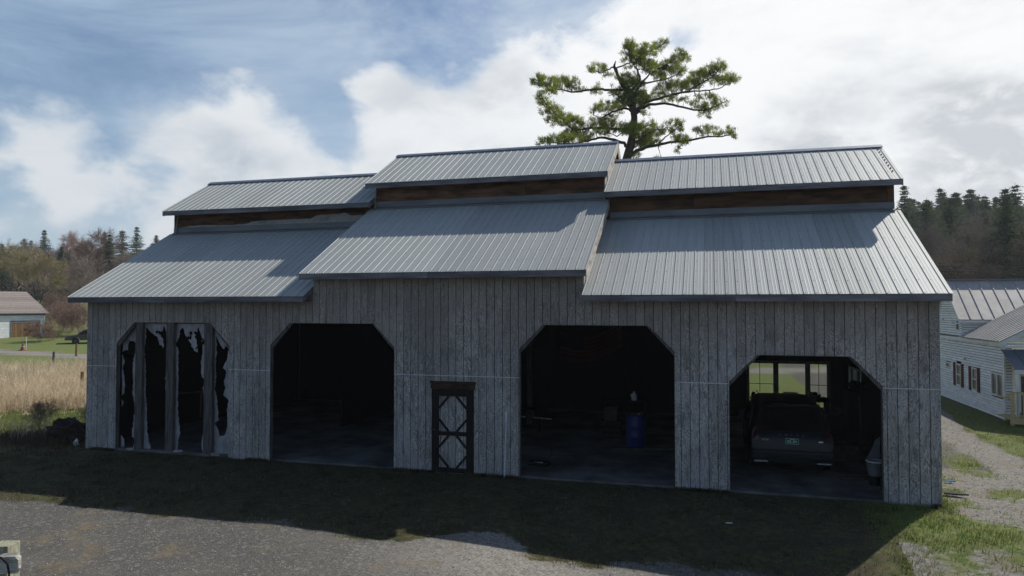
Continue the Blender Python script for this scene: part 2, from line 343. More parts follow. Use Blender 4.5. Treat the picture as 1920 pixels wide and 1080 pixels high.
class MB:
    def __init__(s): s.v = []; s.f = []; s.mi = []; s.cur = 0
    def add(s, vs, fs):
        b = len(s.v); s.v += [tuple(v) for v in vs]; s.f += [tuple(i+b for i in f) for f in fs]; s.mi += [s.cur]*len(fs); return s
    def box(s, a, b, rz=0, c=None, M4=None):
        x0, y0, z0 = a; x1, y1, z1 = b
        P = [Vector(p) for p in ((x0,y0,z0),(x1,y0,z0),(x1,y1,z0),(x0,y1,z0),(x0,y0,z1),(x1,y0,z1),(x1,y1,z1),(x0,y1,z1))]
        if rz:
            c = Vector(c) if c else Vector(((x0+x1)/2, (y0+y1)/2, 0)); r = Matrix.Rotation(rz, 3, 'Z'); P = [r@(p-c)+c for p in P]
        if M4 is not None: P = [M4@p for p in P]
        return s.add(P, [(0,3,2,1),(4,5,6,7),(0,1,5,4),(1,2,6,5),(2,3,7,6),(3,0,4,7)])
    def beam(s, p, q, w, h, up=(0, 0, 1)):     # rectangular bar from p to q
        p = Vector(p); q = Vector(q); d = (q-p).normalized(); u = Vector(up); r = d.cross(u)
        if r.length < 1e-4: r = d.cross(Vector((1, 0, 0)))
        r.normalize(); u = r.cross(d)
        P = [e+r*sx*w/2+u*sz*h/2 for e in (p, q) for sx, sz in ((-1,-1),(1,-1),(1,1),(-1,1))]
        return s.add(P, [(3,2,1,0),(4,5,6,7),(0,1,5,4),(1,2,6,5),(2,3,7,6),(3,0,4,7)])
    def prism(s, poly, d0, d1, axis='y'):     # poly of (a,b), extruded along axis
        n = len(poly)
        mk = {'y': lambda a, b, d: (a, d, b), 'x': lambda a, b, d: (d, a, b), 'z': lambda a, b, d: (a, b, d)}[axis]
        P = [mk(a, b, d0) for a, b in poly]+[mk(a, b, d1) for a, b in poly]
        F = [tuple(range(n)), tuple(range(2*n-1, n-1, -1))]+[(i, n+i, n+(i+1) % n, (i+1) % n) for i in range(n)]
        return s.add(P, F)
    def tube(s, pts, rad, n=8, cap=True):
        pts = [Vector(p) for p in pts]; rad = rad if hasattr(rad, '__len__') else [rad]*len(pts); rings = []; pu = None
        for i, p in enumerate(pts):
            d = (pts[min(i+1, len(pts)-1)]-pts[max(i-1, 0)]).normalized()
            u = (pu if pu is not None else (Vector((0, 0, 1)) if abs(d.z) < .9 else Vector((1, 0, 0)))); r = d.cross(u)
            if r.length < 1e-5: r = d.orthogonal()
            r.normalize(); u = r.cross(d); pu = u
            rings += [p+(r*math.cos(2*PI*k/n)+u*math.sin(2*PI*k/n))*rad[i] for k in range(n)]
        F = [(i*n+k, i*n+(k+1) % n, (i+1)*n+(k+1) % n, (i+1)*n+k) for i in range(len(pts)-1) for k in range(n)]
        if cap: F += [tuple(range(n-1, -1, -1)), tuple(range((len(pts)-1)*n, len(pts)*n))]
        return s.add(rings, F)
    def lathe(s, c, prof, n=20):
        return s.tube([(c[0], c[1], c[2]+z) for r, z in prof], [max(r, .001) for r, z in prof], n) if all(prof[i+1][1] > prof[i][1] for i in range(len(prof)-1)) else s._lathe(c, prof, n)
    def _lathe(s, c, prof, n):
        P = [(c[0]+r*math.cos(2*PI*k/n), c[1]+r*math.sin(2*PI*k/n), c[2]+z) for r, z in prof for k in range(n)]
        return s.add(P, [(i*n+k, i*n+(k+1) % n, (i+1)*n+(k+1) % n, (i+1)*n+k) for i in range(len(prof)-1) for k in range(n)])
    def blob(s, c, r, seed=0, n=8, m=6, am=.25):
        rr = random.Random(seed); c = Vector(c); P = []; 
        for i in range(m+1):
            th = PI*i/m
            for k in range(n):
                ph = 2*PI*k/n; q = 1+rr.uniform(-am, am) if 0 < i < m else 1
                P.append(c+Vector((math.sin(th)*math.cos(ph)*r[0]*q, math.sin(th)*math.sin(ph)*r[1]*q, math.cos(th)*r[2]*q)))
        return s.add(P, [(i*n+k, (i+1)*n+k, (i+1)*n+(k+1) % n, i*n+(k+1) % n) for i in range(m) for k in range(n)])
    def mesh(s, name, mats, smooth=False):
        me = bpy.data.meshes.new(name); me.from_pydata(s.v, [], s.f)
        for m in (mats if isinstance(mats, (list, tuple)) else [mats]): me.materials.append(m)
        if any(s.mi): me.polygons.foreach_set('material_index', s.mi)
        if smooth: me.polygons.foreach_set('use_smooth', [True]*len(s.f))
        me.update(); return me
    def build(s, name, mats, parent=None, smooth=False, bevel=0):
        o = bpy.data.objects.new(name, s.mesh(name, mats, smooth)); COL.objects.link(o)
        if parent is not None: o.parent = parent; o.matrix_parent_inverse = Matrix.Identity(4)
        if parent is not None and parent.get('_loc'): pass
        if bevel:
            b = o.modifiers.new('bevel', 'BEVEL'); b.width = bevel; b.segments = 2; b.limit_method = 'ANGLE'
        return o
def tag(o, label=None, cat=None, group=None, kind=None):
    if label: o['label'] = label
    if cat: o['category'] = cat
    if group: o['group'] = group
    if kind: o['kind'] = kind
    return o
def thing(name, label, cat, loc=(0, 0, 0), rz=0, group=None):
    o = bpy.data.objects.new(name, None); COL.objects.link(o); o.location = loc; o.rotation_euler = (0, 0, rz); o.empty_display_size = .3
    return tag(o, label, cat, group)
def tri_mesh(name, V, F, mat, kind=None, label=None, cat=None, mi=None, nverts=3, parent=None):
    """fast mesh from numpy arrays"""
    me = bpy.data.meshes.new(name); V = np.asarray(V, np.float32); F = np.asarray(F, np.int32)
    me.vertices.add(len(V)); me.vertices.foreach_set('co', V.ravel())
    me.loops.add(F.size); me.loops.foreach_set('vertex_index', F.ravel())
    me.polygons.add(len(F)); me.polygons.foreach_set('loop_start', np.arange(0, F.size, nverts, dtype=np.int32))
    try: me.polygons.foreach_set('loop_total', np.full(len(F), nverts, np.int32))
    except Exception: pass
    for m in (mat if isinstance(mat, (list, tuple)) else [mat]): me.materials.append(m)
    if mi is not None: me.polygons.foreach_set('material_index', np.asarray(mi, np.int32))
    me.update(calc_edges=True)
    o = bpy.data.objects.new(name, me); COL.objects.link(o)
    if parent is not None: o.parent = parent
    return tag(o, label, cat, None, kind)

# ------------------------------------------------------------------ terrain
CX, CY = CAM.x, CAM.y
def hill(x, y):
    r = np.hypot(x-CX, y-CY); b = np.arctan2(x-CX, y-CY)        # bearing from the middle, + to the right
    r0 = 92-32*sst(b, -.5, .25)
    s = sst(np.abs(b), 2.4, 1.5)                                 # the valley stays open behind the yard
    z = .1*np.maximum(r-r0, 0); z = np.where(z > 6.5, 6.5+(z-6.5)*(.3+.32*sst(b, -.4, .1)), z)
    z = 24*(1-np.exp(-z/24)) 
    z = z*s*(.85+.3*vn(x, y, 1/90., 5))
    return z
ROAD = [(-150, 75), (-80, 44), (-44, 32.8), (-33, 30.6), (0, 29.5), (20, 31.5), (33, 37), (60, 50), (110, 62), (200, 90)]
def dist_poly(x, y, P):
    d = np.full(np.shape(x), 1e9)
    for (ax, ay), (bx, by) in zip(P[:-1], P[1:]):
        dx, dy = bx-ax, by-ay; t = np.clip(((x-ax)*dx+(y-ay)*dy)/(dx*dx+dy*dy), 0, 1)
        d = np.minimum(d, np.hypot(x-ax-t*dx, y-ay-t*dy))
    return d
DRIVE = [(24.8, -30), (25.05, -6), (25.2, 3), (25.3, 10), (26.3, 17), (28, 26), (30.5, 34)]
def masks(x, y):
    n = fbm(x, y, .35, 1)-.5; nf = fbm(x, y, 1.6, 2)-.5; nb = fbm(x, y, .12, 9)-.5
    road = sst(dist_poly(x, y, ROAD), 2.2, 1.7)
    road2 = sst(dist_poly(x, y, [(20, 49), (28, 60), (45, 66), (90, 82)]), 2.4, 1.9)*0
    road = np.maximum(road, road2)
    drive = sst(dist_poly(x+.35*nf, y, DRIVE)+0*x, .85, .45)*(x < 40)
    edge = -4.95+1.0*n+.9*nf+1.1*sst(x, 14.5, 18.5)+1.3*sst(x, 18.5, 21)*0  # turf carried out to the shadow line to deepen the barn's shade
    edge = edge+1.2*np.exp(-((x-13.6)/.9)**2)
    yard = sst(edge-y, -.45, .45)
    # the strip right of the barn: thin grass and stones
    side = sst(x, 22.2, 22.9)*sst(26, x, x+.01 if False else 0+25) if False else sst(x, 22.1, 22.8)*(1-sst(x, 24.6, 24.9))*sst(y, -4, -2)
    sideg = .66+1.9*(fbm(x, y, .8, 31)-.5)+1.3*(fbm(x, y, 2.5, 33)-.5)+.35*np.exp(-((x-23.2)/.6)**2)*sst(y, -1, 1)
    g = np.maximum(yard*(1-side), drive); g = np.maximum(g, np.clip(side*sideg, 0, 1))
    # green tongue beside the barn corner
    tong = np.exp(-(((x-22.2)/1.6)**2+((y+1.35+.12*(x-22))/.75)**2))
    g = np.clip(g-tong*1.1, 0, 1)
    g = np.where((y < -2.2) & (x > 21), np.maximum(g, np.clip(.75+1.4*(fbm(x, y, 1.1, 35)-.5)-tong, 0, 1)), g)
    g = np.maximum(g, road)
    rcam = np.hypot(x-CX, y-CY)
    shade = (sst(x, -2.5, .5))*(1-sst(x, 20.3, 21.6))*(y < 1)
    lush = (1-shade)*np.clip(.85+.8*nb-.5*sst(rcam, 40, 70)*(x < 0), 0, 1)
    lush = np.where((x < -8) & (rcam > 60), 1.0-.40*sst(rcam, 96, 108), lush)
    lush = np.where((x < 3) & (y < 0), np.minimum(lush, .25+.2*nf), lush)
    lush = lush+.35*tong
    bear = np.arctan2(x-CX, y-CY)
    straw = sst(rcam+3*nf, 33, 34.5)*(1-sst(rcam+4*n, 44, 47))*(x < -3)*1.0
    straw = np.maximum(straw, .45*sst(rcam, 46, 50)*(1-sst(rcam, 56, 60))*(x < -3))
    wd = np.where(bear < 0, sst(rcam, 143, 150), sst(rcam, 74, 80)*(bear > .12))*(y > 0); lush = lush*(1-wd)
    weed = np.exp(-(((x+2.2)/2.6)**2+((y-.4)/1.2)**2)); straw = np.maximum(straw, .55*weed)
    far_ = (x < -8)*sst(rcam, 96, 110)*.12; straw = np.maximum(straw, far_); meadow = (x > 0)*(y > 36)*sst(y, 36, 46)*.5*(1-sst(rcam, 78, 98)); straw = np.maximum(straw, meadow)
    packed = np.exp(-(((x-14.6)/2.4)**2+((y+5.2)/1.3)**2))+.8*np.exp(-(((x-14.0)/1.2)**2+((y+3.6)/.9)**2))+.9*(x > 21)*(y < 4)*.8
    packed = np.maximum(packed, .75*drive); packed = np.maximum(packed, road)
    return np.clip(g, 0, 1), np.clip(lush, 0, 1), np.clip(straw, 0, 1), np.clip(packed, 0, 1)
def axis(lo, a, b, hi, st, gr):
    mid = list(np.arange(a, b, st)); r = []; x = mid[-1]; s = st
    while x < hi: s *= gr; x += s; r.append(x)
    l = []; x = mid[0]; s = st
    while x > lo: s *= gr; x -= s; l.append(x)
    return np.array(l[::-1]+mid+r)
xs = axis(-900, -6, 30, 900, .14, 1.07); ys = axis(-500, -10, 6, 900, .14, 1.06)
GX, GY = np.meshgrid(xs, ys); 
def gz(x, y):
    near = np.exp(-np.maximum(np.hypot(x-14, y+3)-16, 0)/20)
    flat = 1-sst(x, -.8, .3)*(1-sst(x, 22.0, 22.9))*sst(y, -.8, -.1)*(1-sst(y, 11.3, 12))
    return hill(x, y)+near*(-.34*sst(x, 9, 20)*sst(y, -.8, -4.2)*(1-sst(x, 21, 24)*.5))+near*flat*(.05*(fbm(x, y, .5, 11)-.5)+.03*(fbm(x, y, 3, 12)-.5))
GZ = gz(GX, GY)
G, LU, ST, PK = masks(GX, GY)
V = np.stack([GX, GY, GZ], -1).reshape(-1, 3); ny, nx = GX.shape
idx = np.arange(ny*nx).reshape(ny, nx)
Q = np.stack([idx[:-1, :-1], idx[:-1, 1:], idx[1:, 1:], idx[1:, :-1]], -1).reshape(-1, 4)
qc = V[Q].mean(1); fg = G.ravel()[Q].mean(1)
droad = dist_poly(qc[:, 0], qc[:, 1], ROAD) < 2.0
ddrv = (dist_poly(qc[:, 0], qc[:, 1], DRIVE) < .7) & (qc[:, 1] > -3) & ~droad
yard = (fg > .5) & ~droad & ~ddrv & (qc[:, 1] < 6)
sel = dict(gravel_road=droad, gravel_driveway=ddrv, gravel_yard=yard, grass_ground=~(droad | ddrv | yard))
for nm, m_ in sel.items():
    q = Q[m_]; u, inv = np.unique(q, return_inverse=True); inv = inv.reshape(q.shape)
    o = tri_mesh(nm, V[u], inv, M['ground'], 'structure', nverts=4)
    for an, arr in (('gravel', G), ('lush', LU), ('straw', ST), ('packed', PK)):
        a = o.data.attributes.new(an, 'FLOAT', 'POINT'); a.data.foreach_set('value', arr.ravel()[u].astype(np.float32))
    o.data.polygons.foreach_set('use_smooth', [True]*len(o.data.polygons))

haze()
# ------------------------------------------------------------------ the barn
XR = 22.35; YB = 11.174; SL = .5535; OV = .461
SEC = [(-.263, 7.52, 0.0, 'l'), (7.373, 14.963, .59, 'm'), (14.84, 22.479, 0.0, 'r')]
barn = thing('pole_barn', 'long weathered grey plank barn with stepped steel roofs and four clipped-corner bay openings', 'barn')
OPEN = [(1.08, 4.92, 3.72, .62), (6.23, 9.90, 3.735, .60), (13.23, 16.93, 3.735, .59), (18.12, 21.25, 3.10, .61)]
def otop(x):
    for a, b, t, c in OPEN:
        if a < x < b: return t-max(0, c-(x-a), c-(b-x))
    return 0.
def wtop(x): return 5.24 if 7.57 < x < 14.80 else 4.66
cuts = sorted(set([a for o in OPEN for a in (o[0], o[0]+o[3], o[1]-o[3], o[1])]+[7.57, 14.80]))
GR = .014
def strip(mb, x0, x1, lo, hi, y0, y1, zb=0.):
    br = [x0]+[c for c in cuts if x0+.001 < c < x1-.001]+[x1]; any_ = False
    for a, b in zip(br[:-1], br[1:]):
        e = 1e-4; ta, tb = otop(a+e), otop(b-e); m = otop((a+b)/2)
        h = min(hi, wtop((a+b)/2)) if hi > 3 else hi
        za, zb_ = (max(lo, ta), max(lo, tb)) if m > 0 else (lo, lo)
        if za == lo: za = lo+(zb if lo == 0 else 0)
        if zb_ == lo: zb_ = lo+(zb if lo == 0 else 0)
        if min(za, zb_) >= h-.01: continue
        mb.prism([(a, za), (b, zb_), (b, h), (a, h)], y0, y1); any_ = True
    return any_
nb = int(round(XR/.2032)); w = XR/nb
for i in range(nb):
    for lo, hi in ((0., 2.435), (2.447, 9.)):
        mb = MB(); jy = rnd.uniform(0, .0035)
        if strip(mb, i*w+GR/2, (i+1)*w-GR/2, lo, hi, -jy, .014, rnd.uniform(-.03, .035)): mb.build('siding_board', M['siding'], barn)
mb = MB(); strip(mb, .003, XR-.003, .05, 9., .0142, .035); mb.build('wall_sheathing', M['sheath'], barn)
# galvanised joint flashing between lower and upper sheets
ox = [0]+[v for o in OPEN for v in (o[0], o[1])]+[XR]
for a, b in ((0, 1.08), (4.92, 6.23), (9.9, 13.23), (16.93, 18.12), (21.25, XR)):
    x = a
    while x < b-.05:
        e = min(b, x+rnd.uniform(.8, 2.4)); e = b if b-e < .3 else e
        MB().box((x+.002, -.014, 2.4355), (e-.002, .012, 2.4468)).build('joint_flashing', M['zflash'], barn); x = e
# end and rear walls, partitions, posts
def zroof_front(y, dz): return 4.445+dz+(y+OV)*SL
def gable(x0, x1, dz, name='end_wall', mat='siding', bottom=0.):
    def prof():
        up = 3.57
        return [(0.0, bottom), (0.0, 4.60+dz), (up, 6.58+dz), (up, 7.6+dz), (YB/2, 8.70+dz), (YB-up, 7.6+dz), (YB-up, 6.58+dz), (YB, 4.60+dz), (YB, bottom)]
    return prof()
def end_boards(xc, dz, zlow, name, mat, th=.03, side=1):
    def top(y):
        y = min(y, YB-y)
        return (6.58+dz+1.05+(y-3.57)*.56-.0) if y >= 3.57 else 4.60+dz+y*SL
    n = 55; ww = YB/n
    mb = MB()
    for i in range(n):
        a = i*ww+.006; b = (i+1)*ww-.006; 
        mb.prism([(a, zlow(a)), (b, zlow(b)), (b, top(b-1e-3)), (a, top(a+1e-3))], xc, xc+th*side, 'x')
    return mb.build(name, M[mat], barn)
SW = (7.85, 9.85, 1.22, 2.15)     # side window y0,y1,z0,z1
def end_right():
    mb = MB(); n = 55; ww = YB/n
    for i in range(n):
        a = i*ww+.006; b = (i+1)*ww-.006; ya = (a+b)/2; y_ = min(ya, YB-ya)
        t = (7.63+(y_-3.57)*.56) if y_ >= 3.57 else 4.60+y_*SL
        if a < SW[1] and b > SW[0]:
            mb.prism([(a, 0), (b, 0), (b, SW[2]), (a, SW[2])], XR-.03, XR, 'x'); mb.prism([(a, SW[3]), (b, SW[3]), (b, t), (a, t)], XR-.03, XR, 'x')
        else: mb.prism([(a, 0.03), (b, 0.03), (b, t), (a, t)], XR-.03, XR, 'x')
    mb.build('end_wall', M['siding'], barn)
end_right()
end_boards(0.0, 0, lambda y: .03, 'end_wall', 'siding', .03)
def low_left(y):
    y = min(y, YB-y); return (7.63+(y-3.57)*.56-.2) if y >= 3.57 else 4.5+y*SL
end_boards(7.54, .59, low_left, 'step_wall', 'siding', .03)
end_boards(14.83, .59, low_left, 'step_wall', 'fasciaend', .03, -1)
WIN = (19.05, 21.85, .47, 2.13)
mb = MB(); wn = 55; wr = XR/wn
for i in range(wn):
    a = i*wr+.005; b = (i+1)*wr-.005; t = 5.2 if 7.57 < a < 14.7 else 4.6
    if a < WIN[1] and b > WIN[0]:
        aa = a; 
        if a < WIN[0]: mb.box((a, YB-.03, .03), (WIN[0], YB, t)); aa = WIN[0]
        bb = b
        if b > WIN[1]: mb.box((WIN[1], YB-.03, .03), (b, YB, t)); bb = WIN[1]
        mb.box((aa, YB-.03, .03), (bb, YB, WIN[2])); mb.box((aa, YB-.03, WIN[3]), (bb, YB, t))
    else: mb.box((a, YB-.03, .03), (b, YB, t))
mb.build('rear_wall', M['siding'], barn)
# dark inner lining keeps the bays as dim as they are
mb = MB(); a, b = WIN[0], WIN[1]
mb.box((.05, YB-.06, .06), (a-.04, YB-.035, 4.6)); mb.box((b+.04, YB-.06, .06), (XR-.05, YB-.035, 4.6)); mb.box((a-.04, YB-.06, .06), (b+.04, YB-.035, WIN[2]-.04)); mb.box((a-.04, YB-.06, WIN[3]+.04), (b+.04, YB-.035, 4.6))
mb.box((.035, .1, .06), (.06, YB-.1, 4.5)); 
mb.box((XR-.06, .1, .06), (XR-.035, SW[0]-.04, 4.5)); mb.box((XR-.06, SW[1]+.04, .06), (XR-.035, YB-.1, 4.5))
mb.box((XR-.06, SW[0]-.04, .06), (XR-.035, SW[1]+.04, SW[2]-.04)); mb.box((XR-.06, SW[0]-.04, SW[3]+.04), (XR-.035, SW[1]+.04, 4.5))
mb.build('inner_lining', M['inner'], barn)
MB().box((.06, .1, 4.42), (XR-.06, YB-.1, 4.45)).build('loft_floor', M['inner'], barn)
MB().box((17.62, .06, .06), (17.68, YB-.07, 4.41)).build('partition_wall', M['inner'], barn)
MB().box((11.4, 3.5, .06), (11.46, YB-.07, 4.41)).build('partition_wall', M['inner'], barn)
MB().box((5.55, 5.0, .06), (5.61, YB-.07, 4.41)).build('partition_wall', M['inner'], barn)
for i in range(19):
    x = .7+i*1.16
    MB().box((x, .12, 4.2), (x+.05, YB-.12, 4.415)).build('loft_joist', M['inner'], barn)
for x in (11.5, 17.3):
    for y in (3.6, 7.4):
        MB().box((x, y, .05), (x+.15, y+.15, 4.19)).build('post', M['post'], barn)
# jambs beside the openings
for (a, b, t, c) in OPEN:
    for x0, x1 in ((a-.13, a+.012), (b-.012, b+.13)):
        MB().box((x0, .037, .04), (x1, .13, t-c-.05)).build('door_jamb', M['post'], barn)
    MB().prism([(a-.1, t-c-.1), (a+.02, t-c-.1), (a+c+.05, t-.01), (b-c-.05, t-.01), (b-.02, t-c-.1), (b+.1, t-c-.1), (b+.1, t+.1), (a-.1, t+.1)], .037, .12).build('opening_header', M['post'], barn)
# studs across the first opening
for x0, x1 in ((1.70, 1.93), (2.775, 3.02), (4.06, 4.32)):
    MB().box((x0, .05, .06), (x1, .16, 3.72)).build('stud', M['post'], barn)
MB().box((1.09, .03, .0), (4.91, .17, .075)).build('sill_board', simple('pale_sill_wood', (.16, .155, .15), (.08, .078, .075), 8, (.3, 1, 1)), barn)

# --- roofs
def sheet_mesh(L, width, name='roof_panel'):
    """ribbed sheet in local coords: x across, y up the slope, z out of it"""
    prof = []; x = 0.
    R9 = .2286
    def add(x, z): prof.append((x, z))
    k = 0; add(0, 0)
    while k*R9 < width-.03:
        c = k*R9+.024
        add(c-.014, 0); add(c-.007, .014); add(c+.007, .014); add(c+.014, 0)
        for m in (.33, .62):
            q = k*R9+.024+R9*m
            if q+.02 < width: add(q-.014, 0); add(q-.006, .002); add(q+.006, .002); add(q+.014, 0)
        k += 1
    prof = [p for i, p in enumerate(prof) if p[0] <= width and (i == 0 or p[0] > prof[i-1][0]+1e-5)]
    add(width, 0)
    n = len(prof); P = [(x, 0, z) for x, z in prof]+[(x, L, z) for x, z in prof]+[(0, 0, -.004), (width, 0, -.004), (0, L, -.004), (width, L, -.004)]
    F = [(i, i+1, n+i+1, n+i) for i in range(n-1)]
    b = 2*n
    F += [(b+1, b, b+2, b+3), tuple([b, b+1]+list(range(n-1, -1, -1))), tuple([b+3, b+2]+list(range(n, 2*n))), (b, 0, n, b+2), (n-1, b+1, b+3, 2*n-1)]
    return MB().add(P, F).mesh(name, M['roof'])
PW = .9144; cache = {}
def roof_plane(xa, xb, p0, p1, rear=False):
    """panels from eave point p0=(y,z) up to p1"""
    dy, dz = p1[0]-p0[0], p1[1]-p0[1]; L = math.hypot(dy, dz); ang = math.atan2(dz, abs(dy))
    x = xa; 
    while x < xb-.02:
        wd = min(PW, xb-x); key = (round(L, 3), round(wd, 3))
        if key not in cache: cache[key] = sheet_mesh(L, wd)
        o = bpy.data.objects.new('roof_panel', cache[key]); COL.objects.link(o); o.parent = barn
        if not rear: o.location = (x, p0[0], p0[1]+rnd.uniform(0, .0015)); o.rotation_euler = (ang, 0, 0)
        else: o.location = (x+wd, p0[0], p0[1]); o.rotation_euler = (ang, 0, PI)
        x += wd
    if rear: return
    # screws beside the ribs
    up = Vector((0, dy, dz)).normalized(); nrm = Vector((0, -up.z, up.y)); mb = MB(); x = xa
    rows = int(L/.62)+1
    for k in range(rows+1):
        t = .06+k*(L-.12)/rows
        xx = xa
        while xx < xb-.1:
            c = Vector((xx+.024+.035+.0*k, p0[0], p0[1]))+up*t
            r = .014
            P = [c+Vector((r*math.cos(a), 0, 0))+up*r*math.sin(a)+nrm*.0015 for a in (0, 1.57, 3.14, 4.71)]+[c+nrm*.009]
            mb.add(P, [(0, 1, 4), (1, 2, 4), (2, 3, 4), (3, 0, 4)]); xx += .2286
    s = mb.build('roof_screw', M['screw'], barn); s['kind'] = 'stuff'
def board_run(x0, x1, y0, y1, z0, z1, name, mat, seg=4.2, extra=0):
    x = x0
    while x < x1-.05:
        e = x+seg*rnd.uniform(.8, 1.1); e = x1 if x1-e < 1.2 else e
        MB().box((x, y0-rnd.uniform(0, .002), z0+rnd.uniform(-.003, .003)), (e-.004, y1, z1)).build(name, M[mat], barn, bevel=0); x = e
def rake(x0, x1, p0, p1, h, mat, drop=.005, name='rake_board'):
    d = Vector((p1[0]-p0[0], p1[1]-p0[1])).normalized()
    MB().prism([(p0[0], p0[1]-drop), (p1[0], p1[1]-drop), (p1[0], p1[1]-drop-h), (p0[0]+.0, p0[1]-drop-h)], x0, x1, 'x').build(name, M[mat], barn)
YC = 3.569; YU = 3.166; YR = YB/2
for si, (xa, xb, dz, s) in enumerate(SEC):
    zE, zC, zU, zR = 4.445+dz, 6.68+dz, 7.42+dz, 8.78+dz
    lo1 = (-OV, zE); lo2 = (YC+.0, zE+(YC+OV)*SL); up1 = (YU, zU); up2 = (YR, zR)
    roof_plane(xa, xb, lo1, lo2); roof_plane(xa, xb, up1, up2)
    mir = lambda p: (YB-p[0], p[1])
    roof_plane(xa, xb, mir(lo1), mir(lo2), True); roof_plane(xa, xb, mir(up1), mir(up2), True)
    # decking under the sheets
    def deck(a, b):
        MB().prism([(a[0]+.02*np.sign(b[0]-a[0]), a[1]-.0), (b[0], b[1]-.012), (b[0], b[1]-.05), (a[0]+.02*np.sign(b[0]-a[0]), a[1]-.045)], xa+.03, xb-.03, 'x').build('roof_deck', M['sheath'], barn)
    for a, b in ((lo1, lo2), (up1, up2), (mir(lo1), mir(lo2)), (mir(up1), mir(up2))): deck((a[0], a[1]-.012), b)
    for f in (lambda y: y, lambda y: YB-y):
        a, b = sorted((f(-OV+.012), f(-OV+.05))); board_run(xa+.01, xb-.01, a, b, zE-.155, zE-.008, 'fascia_board', 'fascia')
        a, b = sorted((f(YU+.012), f(YU+.05))); board_run(xa+.01, xb-.01, a, b, zU-.150, zU-.008, 'fascia_board', 'fascia')
    # soffits
    MB().box((xa+.03, -OV+.06, zE-.12), (xb-.03, -.003, zE-.10)).build('soffit', M['sheath'], barn)
    # clerestory wall
    x = xa+.13; x1 = xb-.13
    if s == 'm': x, x1 = 7.56, 14.81
    if s == 'r': x = 14.86
    if s == 'l': x1 = 7.53
    while x < x1-.05:
        e = min(x+2.44, x1)
        for f in (0, 1):
            y0, y1 = (YC+.03, YC+.05) if not f else (YB-YC-.05, YB-YC-.03)
            MB().box((x+.003, y0-(rnd.uniform(0, .004)), zC-.05), (e-.003, y1, zU+.22)).build('clerestory_panel', M['clere'], barn)
        x = e
    xs0 = xa+.13 if s != 'm' else 7.56; xs1 = x1
    # apron flashing over the top of the lower sheets
    MB().prism([(YC-.10, zC-.055+.022), (YC-.10, zC-.03+.022), (YC+.012, zC+.05), (YC+.012, zC+.215), (YC+.026, zC+.215), (YC+.026, zC+.0)], xs0, xs1, 'x').build('apron_flashing', M['flash'], barn)
    # ridge cap: two folded wings with a lip
    cap = [(YR-.17, zR-.17*.56+.025), (YR-.17, zR-.17*.56+.048), (YR, zR+.05), (YR+.17, zR-.17*.56+.048), (YR+.17, zR-.17*.56+.025), (YR, zR+.028)]
    MB().prism(cap, xa-.01, xb+.01, 'x').build('ridge_cap', M['ridge'], barn)
    # rake boards on both ends
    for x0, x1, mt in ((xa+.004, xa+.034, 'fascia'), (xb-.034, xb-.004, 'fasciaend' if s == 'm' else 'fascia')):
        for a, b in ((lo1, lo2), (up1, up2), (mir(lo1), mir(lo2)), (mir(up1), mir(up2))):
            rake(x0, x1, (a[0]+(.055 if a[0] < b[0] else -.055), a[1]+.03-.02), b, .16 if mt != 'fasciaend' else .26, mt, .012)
# ragged house wrap left on the first clerestory, with print
def ragged(pts_top, z0, y, th, name, mat, xr):
    n = 60; xs_ = np.linspace(xr[0], xr[1], n); mb = MB()
    for i in range(n-1):
        a, b = xs_[i], xs_[i+1]; f = lambda x: np.interp(x, [p[0] for p in pts_top], [p[1] for p in pts_top])+.02*(vn(x, 3., 9)-.5)
        if f(a)-z0 > .005 or f(b)-z0 > .005: mb.prism([(a, z0), (b, z0), (b, max(z0+.002, f(b))), (a, max(z0+.002, f(a)))], y, y+th)
    return mb.build(name, M[mat], barn)
ragged([(.1, 6.89), (.8, 6.96), (2.1, 6.92), (2.9, 6.96), (3.0, 7.02), (4.3, 7.04), (5.3, 7.04), (5.35, 7.14), (6.3, 7.16), (6.5, 7.2), (6.6, 7.10), (7.3, 7.08), (7.4, 6.9)], 6.89, YC+.016, .006, 'house_wrap', 'wrap', (.2, 7.4))
for x in (3.25, 5.55, 7.0):
    mb = MB()
    for k in range(5):
        mb.beam((x+k*.06, YC+.0135, 6.93), (x+k*.06+.10, YC+.0135, 7.05+.02*(x > 5)), .006, .022, (0, 1, 0))
    mb.build('wrap_print', M['wrapink'], barn)
# the boarded-over screen door
door = MB().box((10.95, -.030, .03), (11.14, -.005, 2.10)).build('door', M['door'], barn)
def dpart(name, mb, mt='door'): return mb.build(name, M[mt], door)
dpart('stile', MB().box((11.87, -.030, .03), (12.06, -.005, 2.10)))
dpart('rail', MB().box((11.142, -.029, 1.93), (11.868, -.005, 2.10))); dpart('rail', MB().box((11.142, -.028, .95), (11.868, -.005, 1.05))); dpart('rail', MB().box((11.142, -.029, .03), (11.868, -.005, .15)))
for (z0, z1, m1) in ((1.05, 1.93, 1), (.15, .95, 1)):
    for sx, ax in ((1, 11.14), (-1, 11.87)):
        for sz, az in ((1, z0), (-1, z1)):
            dpart('corner_brace', MB().beam((ax-.0*sx, -.018, az+sz*.31), (ax+sx*.27, -.018, az), .02, .055, (0, 1, 0)) if False else MB().beam((ax, -.016, az+sz*.30), (ax+sx*.26, -.016, az), .055, .020, (0, 1, 0)))
dpart('header', MB().box((10.93, -.055, 2.105), (12.09, -.002, 2.27)), 'doorhead'); dpart('drip_board', MB().box((10.91, -.075, 2.272), (12.11, -.002, 2.30)), 'doorhead')
dpart('closer_bar', MB().tube([(10.95, -.06, 1.10), (11.3, -.075, 1.05), (11.65, -.06, 1.06)], .012, 6), 'greyc')

